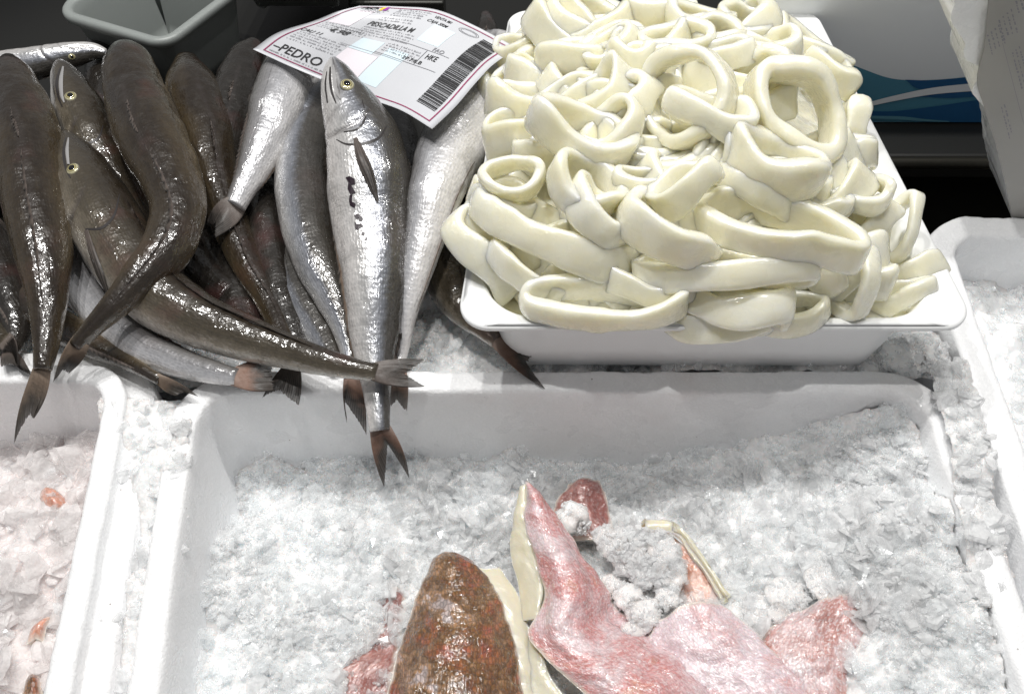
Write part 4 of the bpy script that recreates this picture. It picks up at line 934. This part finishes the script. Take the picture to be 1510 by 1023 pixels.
# granular ice clumps lying on the fillets
def clump(label, outline_c, h, n, smin, smax, mat, seed, cat='ice'):
    """outline_c: list of (px,py,z,radius px) blobs"""
    r = np.random.default_rng(seed); pos, sz, nn = [], [], sum(c[3]**2 for c in outline_c); root = thing('ice_clump', label, cat, P(*outline_c[0][:3])); root['kind'] = 'stuff'
    V, F, o = [], [], 0
    for (cx, cy, z, rp) in outline_c:
        c = P(cx, cy, z); R_ = rp*mpp(c); kk = int(n*rp*rp/nn)
        d = r.normal(0, 1, (kk, 3)); d /= np.linalg.norm(d, axis=1)[:, None]; d[:, 2] = np.abs(d[:, 2])
        rad_ = R_*(1+0.12*fbm(d*3+seed, 2, seed))
        pos.append(np.array(c)+d*rad_[:, None]*np.array([1, 1, h])*0.97); 
        g = np.linspace(0, math.pi, 30)[:, None]; t = np.linspace(0, 2*math.pi, 60, endpoint=False)[None]
        s_ = np.stack([np.sin(g)*np.cos(t), np.sin(g)*np.sin(t), np.cos(g)+0*t], -1).reshape(-1, 3)
        V.append(np.array(c)+s_*(R_*(0.96+0.25*fbm(s_*1.6+cx, 2, seed)+0.03*fbm(s_*9+cx, 3, seed)))[:, None]*np.array([1, 1, h])-np.array(root.location)); F.append(grid_faces(30, 60, True)+o); o += 30*60
    tag(mesh('ice_core', np.vstack(V), np.vstack(F), M['ice_base'], root), kind='stuff')
    pos = np.vstack(pos); s2 = smin+(smax-smin)*r.uniform(0, 1, len(pos))**2
    tag(chips('ice_grain', pos-np.array(root.location), s2, mat, seed, 0.32, 2.4, root), kind='stuff')
clump('frosty clump of fine ice lying on the pink fillet', [(893,792,-.044,18),(912,802,-.042,24),(938,806,-.042,30),(970,815,-.042,34),(988,845,-.044,26),(955,838,-.044,28),(925,826,-.045,22)], 0.22, 620, .0015, .0065, M['ice'], 5)
clump('small rounded lump of ice behind the pink fillet', [(842,764,-.050,26),(850,772,-.050,20)], 0.7, 160, .0008, .0026, M['snow'], 6)
clump('wet grey ice grains in the fold of the pink fillet', [(925,880,-.046,22),(950,905,-.044,26),(935,930,-.044,20),(900,860,-.048,16),(985,880,-.044,18)], 0.4, 300, .001, .0032, M['ice'], 7)
clump('icy frost over the buried pink fillet at the right', [(1160,880,-.040,30),(1120,900,-.042,26),(1225,862,-.036,34),(1185,930,-.034,16),(1255,915,-.036,16),(1150,905,-.038,18)], 0.26, 700, .001, .0032, M['ice'], 8)
clump('chunk of ice caught under the right corner of the tray', [(1330,530,-.004,34),(1365,520,-.004,30),(1280,540,-.010,26)], 0.5, 260, .001, .005, M['snow'], 9)
# ------------------------------------------------------------ paper price label
eA = [(373,73,.070),(430,99,.068),(490,124,.064),(545,146,.078),(592,163,.090),(637,190,.098)]       # lower edge A->D
eB = [(530,9,.098),(590,10,.102),(645,15,.104),(700,38,.102),(763,71,.096)]                           # upper edge B->C
eL = [(373,73,.070),(408,50,.080),(460,34,.090),(498,18,.098),(530,9,.098)]                           # left A->B
eR = [(637,190,.098),(672,158,.099),(703,122,.099),(728,95,.097),(763,71,.096)]                       # right D->C
def e3(e, m): return resample(cr([list(P(*c)) for c in e], 80), m)[0]
NL = 41
bA, bB, bL, bR = e3(eA, NL), e3(eB, NL), e3(eL, NL), e3(eR, NL)
t_ = np.linspace(0, 1, NL)
LG = np.zeros((NL, NL, 3))
for i, u in enumerate(t_):
    for j, v in enumerate(t_):
        LG[i, j] = (1-v)*bA[i]+v*bB[i]+(1-u)*bL[j]+u*bR[j]-((1-u)*(1-v)*bA[0]+u*(1-v)*bA[-1]+(1-u)*v*bB[0]+u*v*bB[-1])
        LG[i, j, 2] += 0.002*math.sin(math.pi*u)*math.sin(math.pi*v)+0.0012*math.sin(7*u+3*v)*math.sin(math.pi*v)
gu = np.gradient(LG, axis=0); gv = np.gradient(LG, axis=1); LN = np.cross(gu, gv); LN /= np.linalg.norm(LN, axis=2)[..., None]
if LN[20, 20, 2] < 0: LN = -LN
def LS(u, v, up=0.0):
    x = min(max(u, 0), 1)*(NL-1); y = min(max(v, 0), 1)*(NL-1); i = min(int(x), NL-2); j = min(int(y), NL-2); fx, fy = x-i, y-j
    def b(A): return A[i, j]*(1-fx)*(1-fy)+A[i+1, j]*fx*(1-fy)+A[i, j+1]*(1-fx)*fy+A[i+1, j+1]*fx*fy
    return b(LG)+b(LN)*up
def paper_mat():
    n = N('label_paper'); o = n.obj()
    return n.set(Base_Color=n.mix(n.noise(30, o, 3), (0.60, 0.61, 0.64), (0.56, 0.57, 0.60)), Roughness=0.35, Specular_IOR_Level=0.4, Normal=n.bump(n.noise(80, o, 3), 0.001, 0.3))
M['paper'] = paper_mat(); M['black_print'] = plain('black_print', (0.02, 0.02, 0.022), 0.5); M['grey_print'] = plain('grey_print', (0.22, 0.22, 0.24), 0.5)
M['magenta_print'] = plain('magenta_print', (0.30, 0.04, 0.12), 0.5); M['blue_print'] = plain('pale_blue_print', (0.66, 0.77, 0.83), 0.4); M['pink_print'] = plain('pale_pink_print', (0.79, 0.74, 0.79), 0.4)
M['yellow_print'] = plain('yellow_print', (0.85, 0.62, 0.05), 0.5); M['violet_print'] = plain('violet_print', (0.35, 0.05, 0.40), 0.5)
lroot = thing('price_label', 'white paper catch label with barcode lying over the heads of the hake', 'label', LG[20, 20]); LO = np.array(lroot.location)
n_ = NL*NL; top_ = LG.reshape(-1, 3); bot_ = (LG-LN*0.0004).reshape(-1, 3); f1 = grid_faces(NL, NL)
sd = [(i*NL, (i+1)*NL, (i+1)*NL+n_, i*NL+n_) for i in range(NL-1)]+[((i+1)*NL+NL-1, i*NL+NL-1, i*NL+NL-1+n_, (i+1)*NL+NL-1+n_) for i in range(NL-1)]
sd += [(j+1, j, j+n_, j+1+n_) for j in range(NL-1)]+[((NL-1)*NL+j, (NL-1)*NL+j+1, (NL-1)*NL+j+1+n_, (NL-1)*NL+j+n_) for j in range(NL-1)]
mesh('paper', np.vstack([top_, bot_])-LO, np.vstack([f1, f1[:, ::-1]+n_, sd]), M['paper'], lroot)
def quads(name, rects, mat, surf_=None, parent=None, org_=None, up=0.0004, sub=0.03):
    surf_ = surf_ or LS; V, F = [], []
    for (u0, v0, u1, v1) in rects:
        nu = max(2, int(abs(u1-u0)/sub)+2); nv = max(2, int(abs(v1-v0)/sub)+2); b = len(V)
        for i in range(nu):
            for j in range(nv): V.append(surf_(u0+(u1-u0)*i/(nu-1), v0+(v1-v0)*j/(nv-1), up)-org_)
        F += [tuple(int(x)+b for x in f) for f in grid_faces(nu, nv)]
    return mesh(name, V, F, mat, parent, smooth=True)
def text_on(name, body, u0, v0, u1, v1, mat, surf_, parent, org_, shear=0.0, up=0.00045, vert=False):
    cu = bpy.data.curves.new('t', 'FONT'); cu.body = body; cu.resolution_u = 3; cu.shear = shear; cu.offset = 0.008
    ob = bpy.data.objects.new('t', cu); me = bpy.data.meshes.new_from_object(ob)
    co = np.array([v.co[:2] for v in me.vertices]); lo, hi = co.min(0), co.max(0); sc_ = (co-lo)/np.maximum(hi-lo, 1e-6)
    V = [surf_(u0+(u1-u0)*(b if vert else a), v0+(v1-v0)*(a if vert else b), up)-org_ for a, b in sc_]
    F = [tuple(p.vertices) for p in me.polygons]
    bpy.data.objects.remove(ob); bpy.data.curves.remove(cu); bpy.data.meshes.remove(me)
    return mesh(name, V, F, mat, parent, smooth=False)
kw = dict(parent=lroot, org_=LO)
e_ = 0.035; f_ = 0.006
quads('border_line', [(e_, e_, 1-e_, e_+f_*1.3), (e_, 1-e_-f_*1.3, 1-e_, 1-e_), (e_, e_, e_+f_, 1-e_), (1-e_-f_, e_, 1-e_, 1-e_)], M['magenta_print'], **kw)
quads('blue_tint', [(0.30,0.36,0.42,0.52), (0.47,0.10,0.60,0.48), (0.56,0.64,0.70,0.84)], M['blue_print'], up=0.0002, **kw)
quads('pink_tint', [(0.30,0.12,0.465,0.355), (0.06,0.62,0.18,0.88)], M['pink_print'], up=0.00022, **kw)
rb_ = random.Random(3); y = 0.12; bars = []
while y < 0.90:
    h_ = rb_.choice([0.0035, 0.005, 0.0085, 0.012]); bars.append((0.835, y, 0.945, y+h_)); y += h_+rb_.choice([0.003, 0.004, 0.0065])
bc = quads('barcode', bars, M['black_print'], **kw)
def T(b, u0, v0, u1, v1, m='black_print', sh=0.0): text_on('printed_text', b, u0, v0, u1, v1, M[m], LS, lroot, LO, sh)
T('–PEDRO', 0.05, 0.085, 0.275, 0.165)
T('4,98', 0.135, 0.475, 0.235, 0.545, sh=0.2)
T('CAU 11', 0.04, 0.39, 0.145, 0.435)
T('PESCADILLA M', 0.24, 0.685, 0.50, 0.74, sh=0.2)
T('CAJA SRM', 0.50, 0.835, 0.63, 0.875, sh=0.2); T('VENTA M1', 0.51, 0.90, 0.62, 0.93)
T('FAO', 0.69, 0.585, 0.755, 0.625, 'grey_print'); T('HKE', 0.69, 0.49, 0.755, 0.545)
T('27.7.8.B', 0.58, 0.42, 0.70, 0.455)
rl_ = random.Random(8)
def scribble(u0, v0, u1, rows, dv_, hgt, m='grey_print'):     # lines of print too small to read
    rects = []
    for r_ in range(rows):
        u = u0; v = v0-r_*dv_; end = u1-rl_.uniform(0, 0.12)*(u1-u0)
        while u < end:
            wdt = rl_.uniform(0.002, 0.0065); hh = hgt*rl_.uniform(0.6, 1.0)
            rects.append((u, v, u+wdt, v+hh*0.34)); 
            if rl_.random() < 0.75: rects.append((u, v+hh*0.34, u+0.0018, v+hh))
            if rl_.random() < 0.5: rects.append((u+0.0018, v+hh*0.7, u+wdt, v+hh))
            u += wdt+rl_.choice([0.0018, 0.0022, 0.009])
    quads('small_print', rects, M[m], sub=1.0, **kw)
scribble(0.055, 0.058, 0.40, 1, .03, .014); scribble(0.06, 0.36, 0.30, 5, .033, .018); scribble(0.06, 0.60, 0.30, 4, .028, .016)
scribble(0.24, 0.655, 0.56, 4, .03, .016); scribble(0.26, 0.80, 0.46, 2, .03, .018); scribble(0.28, 0.93, 0.48, 4, .028, .018)
scribble(0.10, 0.90, 0.24, 3, .022, .014, 'black_print'); scribble(0.44, 0.52, 0.66, 4, .028, .016); scribble(0.13, 0.56, 0.27, 2, .03, .018, 'black_print')
quads('table_lines', [(0.42,0.575,0.80,0.579), (0.42,0.40,0.80,0.404), (0.665,0.40,0.668,0.575), (0.25,0.385,0.60,0.388)], M['grey_print'], **kw)
# emblem: loose black curves with a yellow and violet flower, and an oval stamp
def stroke(name, pts, wd_, mat, closed=False):
    q_ = cr(pts, 40); V, F = [], []
    for i in range(40):
        d = q_[min(39, i+1)]-q_[max(0, i-1)]; d /= np.linalg.norm(d)+1e-9; pr = np.array([-d[1], d[0]])*wd_
        V += [LS(*(q_[i]+pr), 0.0005)-LO, LS(*(q_[i]-pr), 0.0005)-LO]
    F = [(2*i, 2*i+1, 2*i+3, 2*i+2) for i in range(39)]
    mesh(name, V, F, mat, lroot, smooth=False)
stroke('emblem_curve', [(0.065,0.92),(0.085,0.955),(0.10,0.93),(0.12,0.955),(0.145,0.95),(0.16,0.925)], 0.006, M['black_print'])
stroke('emblem_curve', [(0.09,0.915),(0.11,0.935),(0.13,0.92),(0.15,0.93)], 0.005, M['black_print'])
quads('emblem_flower', [(0.172,0.925,0.192,0.965), (0.180,0.900,0.196,0.922)], M['yellow_print'], sub=1.0, **kw)
quads('emblem_flower', [(0.194,0.940,0.212,0.970), (0.198,0.905,0.220,0.938)], M['violet_print'], sub=1.0, **kw)
for rx_, ry_ in ((0.062, 0.030), (0.050, 0.021)):
    stroke('oval_stamp', [(0.745+rx_*math.cos(a), 0.90+ry_*math.sin(a)) for a in np.linspace(0, 6.2832, 14)], 0.0016, M['grey_print'])

# ------------------------------------------------------------ things behind the counter
# white panel with blue waves, standing upright
def panel_mat(nm, c): return plain(nm, c, 0.45)
M['panel'] = panel_mat('white_panel', (0.74, 0.76, 0.78)); 
PYY = 0.30; PT = P(1275, 182, 0)     # the panel stands on the counter at the line y = PYY
def PY(x, y, yy):                      # photograph position on the upright plane at depth yy
    d = ray(x, y); return CAM+d*((yy-CAM.y)/d.y)
zb = PY(1360, 181, PYY).z
px0 = PY(1075, 60, PYY).x
pr_ = thing('wave_panel', 'pale grey upright panel with blue waves along its foot, behind the tray', 'panel', (px0+0.2, PYY, zb))
po = np.array(pr_.location)
b_ = box_mesh('board', (px0-po[0], 0, 0), (px0+0.62-po[0], 0.01, 0.17), M['panel'], pr_, 0.001)
def poly_on(name, top, bot, mat, lift):
    t1 = cr(top, 50); b1 = cr(bot, 50); V = []
    for i in range(50):
        for c in (t1[i], b1[i]):
            p = PY(c[0], c[1], PYY-lift); V.append((p.x-po[0], p.y-po[1], p.z-po[2]))
    mesh(name, V, [(2*i, 2*i+1, 2*i+3, 2*i+2) for i in range(49)], mat, pr_, smooth=False)
M['teal'] = panel_mat('teal_wave_print', (0.065, 0.21, 0.30)); M['navy'] = panel_mat('deep_blue_wave_print', (0.012, 0.085, 0.21)); M['teal_pale'] = panel_mat('pale_teal_wave_print', (0.11, 0.27, 0.34))
poly_on('wave_band', [(1180,60),(1230,84),(1275,103),(1320,117),(1380,118),(1460,109),(1560,90)], [(1180,180),(1230,180),(1275,180),(1320,180.2),(1380,180.4),(1460,180.6),(1560,181)], M['teal'], 0.0006)
poly_on('wave_band', [(1335,118),(1380,118.5),(1460,110),(1560,92)], [(1335,118.5),(1362,132),(1440,122),(1560,104)], M['navy'], 0.0010)
poly_on('wave_band', [(1270,154),(1320,141),(1380,129),(1460,121),(1560,112)], [(1270,160),(1320,149),(1380,139),(1460,133),(1560,126)], M['panel'], 0.0014)
poly_on('wave_band', [(1345,141),(1400,136),(1460,134),(1560,127)], [(1345,142),(1400,145),(1460,141),(1560,134)], M['navy'], 0.0010)
poly_on('wave_band', [(1275,164),(1320,164),(1380,157),(1440,148),(1560,132)], [(1275,172),(1320,177),(1380,180),(1440,180.3),(1560,181)], M['navy'], 0.0012)
poly_on('wave_band', [(1285,171),(1330,172),(1365,176),(1400,179)], [(1285,175),(1330,177),(1365,179),(1400,180)], M['teal_pale'], 0.0016)
# black ledge the panel stands on, with a rounded steel edge
lr = thing('steel_ledge', 'black metal ledge with a dull rounded edge below the wave panel', 'ledge', (0, 0.2, zb))
M['steel'] = plain('dark_steel', (0.03, 0.028, 0.022), 0.35, Metallic=0.6); M['black'] = plain('black_plastic', (0.010, 0.010, 0.009), 0.4)
yf = P(1380, 238, zb-0.004).y
box_mesh('shelf', (-1.3, yf-0.2+0.004, -0.03), (1.3, 0.9, -0.001), M['black'], lr, 0.003)
import bmesh
V, F = [], []
for i in range(2):
    for j in range(16):
        a = math.pi*2*j/16; V.append(((-1.3, 1.3)[i], yf-0.2+0.006*math.cos(a), -0.006+0.006*math.sin(a)))
F = [(j, (j+1) % 16, 16+(j+1) % 16, 16+j) for j in range(16)]
mesh('rounded_edge', V, F, M['steel'], lr)
# grey bins
M['bin'] = plain('grey_translucent_plastic', (0.26, 0.28, 0.27), 0.4, Subsurface_Weight=0.3, Subsurface_Radius=(0.01, 0.01, 0.01)); M['bin_in'] = M['bin']
def bin_(label, quad, z, depth, rad=0.02, wall=0.010):
    prof = [(-0.03, -depth+0.004), (-0.016, -depth+0.006), (-0.012, -depth+0.02), (-0.003, -0.01), (0, -0.002), (0.001, 0), (0.004, 0.0015), (wall-0.002, 0.0012), (wall, -0.001), (wall, -0.007), (wall-0.002, -0.008), (0.003, -0.0085), (0.002, -0.012), (-0.007, -depth+0.02), (-0.012, -depth+0.003), (-0.02, -depth)]
    o = foam_shell('plastic_bin', quad, rad, prof, M['bin'], rough=0.0, z0=z)
    return tag(o, label, 'bin')
cz = 0.03
c1, c2, c3 = [np.array(P(x, y, cz)[:2]) for x, y in ((96, 14), (242, 52), (350, -26))]
c2 = c2+np.array([0, -0.004])
bin_('open grey plastic bin standing in the dark at the top left', [c1, c2, c3, c1+c3-c2], cz, 0.085, 0.013)
d1, d2 = [np.array(P(x, y, 0.02)[:2]) for x, y in ((345, -22), (505, -22))]
bin_('second grey plastic bin cut off by the top edge of the photo', [d1, d2, d2+np.array([0.02, 0.15]), d1+np.array([0.02, 0.15])], 0.02, 0.035, 0.012)
tag(box_mesh('metal_frame', (P(515,10,-.02).x, P(515,14,-.02).y, -0.13), (P(655,10,-.02).x, P(515,14,-.02).y+0.03, -0.012), plain('dark_grey_metal', (0.05, 0.05, 0.045), 0.4, Metallic=0.5)), 'dark grey metal bar behind the paper label at the top', 'metal bar')

# upright foam block with a printed sheet at the top right
BY = P(1490, 318, 0.0).y+0.004
def BP(x, y, yy=None): return PY(x, y, BY if yy is None else yy)
blk = thing('foam_block', 'ragged foam box end standing at the top right with a printed sheet on it', 'foam box', BP(1490, 315))
bo = np.array(blk.location)
outl = [(1493,322),(1486,292),(1483,262),(1478,225),(1468,190),(1461,166),(1450,158),(1437,142),(1436,128),(1444,110),(1442,98),(1424,88),(1420,62),(1410,45),(1402,25),(1407,8),(1420,-20),(1600,-20),(1600,322)]
oc = resample(cr(outl[:-2]+[outl[-2]], 200), 150)[0] if False else np.array([np.array(BP(*c)) for c in outl])
oc2 = resample(cr(oc[:-1], 240), 160)[0]; oc2 = np.vstack([oc2, oc[-1]])
nn2 = len(oc2); V = []
for dy_, sh in ((0.0, 1.0), (0.004, 1.003), (0.05, 1.0), (0.06, 0.98)):
    q2 = oc2+0.0012*np.stack([vnoise(oc2*180+dy_*50, k) for k in range(3)], 1); q2[:, 1] = oc2[:, 1]+dy_; V.append(q2)
V = np.vstack(V)-bo; F = [tuple(int(x) for x in f) for f in grid_faces(4, nn2, True)]+[tuple(range(nn2)), tuple(3*nn2+i for i in range(nn2))[::-1]]
M['foam_shade'] = M['foam']
mesh('foam_body', V, F, M['foam'], blk, smooth=False)
# the sheet: left edge follows the photo, surface leans a little out of the block
SL = cr([list(BP(x, y, BY-0.003)) for x, y in ((1458,-22),(1452,60),(1441,118),(1452,160),(1466,205),(1480,262),(1492,320))], 40)
def SS(u, v, up=0.0):                  # v runs up, u to the right
    i = (1-v)*39; k_ = min(int(i), 38); f_ = i-k_; p = SL[k_]*(1-f_)+SL[k_+1]*f_
    return p+np.array([0.085*u, -0.004*u-0.0012*math.sin(9*v+3*u)-up, 0.004*math.sin(6*v)*u])
V = [SS(u, v)-bo for u in np.linspace(0, 1, 14) for v in np.linspace(0, 1, 50)]
V2 = [SS(u, v, -0.0006)-bo for u in np.linspace(0, 1, 14) for v in np.linspace(0, 1, 50)]
M['sheet'] = plain('shade_greyed_paper', (0.36, 0.35, 0.33), 0.6)  # paper greyed to carry the shade of this corner in its colour
f1 = grid_faces(14, 50); mesh('printed_sheet', V+V2, np.vstack([f1, f1[:, ::-1]+700]), M['sheet'], blk)
def slant(px_, py_, length, wd_, n_l, gap):
    rects = []
    for l_ in range(n_l):
        x = px_+l_*gap; y = py_-l_*gap*0.9; L_ = length*rl_.uniform(0.7, 1.0); a = 0.0
        while a < L_:
            s_ = rl_.uniform(2.0, 5.0); rects.append((x+a*0.26, y+a, x+(a+s_)*0.26, y+a+s_, wd_*rl_.uniform(0.5, 1))); a += s_+rl_.choice([1.2, 1.5, 4])
    V, F = [], []
    for x0, y0, x1, y1, w_ in rects:
        b = len(V)
        for x, y in ((x0, y0), (x0+w_, y0-w_*0.2), (x1+w_, y1-w_*0.2), (x1, y1)): V.append(np.array(BP(x, y, BY-0.0105))-bo)
        F.append((b, b+1, b+2, b+3))
    mesh('small_print', V, F, M['grey_print'], blk, smooth=False)
slant(1455, 52, 30, 3.0, 4, 5.5); slant(1472, 30, 40, 3.0, 4, 6.0); slant(1497, 2, 26, 3, 3, 6); slant(1492, 78, 66, 3.0, 3, 5.0); slant(1476, 158, 48, 2.4, 2, 4.0)
V = []; 
for t in (0, 1):
    for w_ in (0, 0.8): V.append(np.array(BP(1478+t*34+w_, 64+t*130, BY-0.0105))-bo)
mesh('table_line', V, [(0, 1, 3, 2)], M['grey_print'], blk)
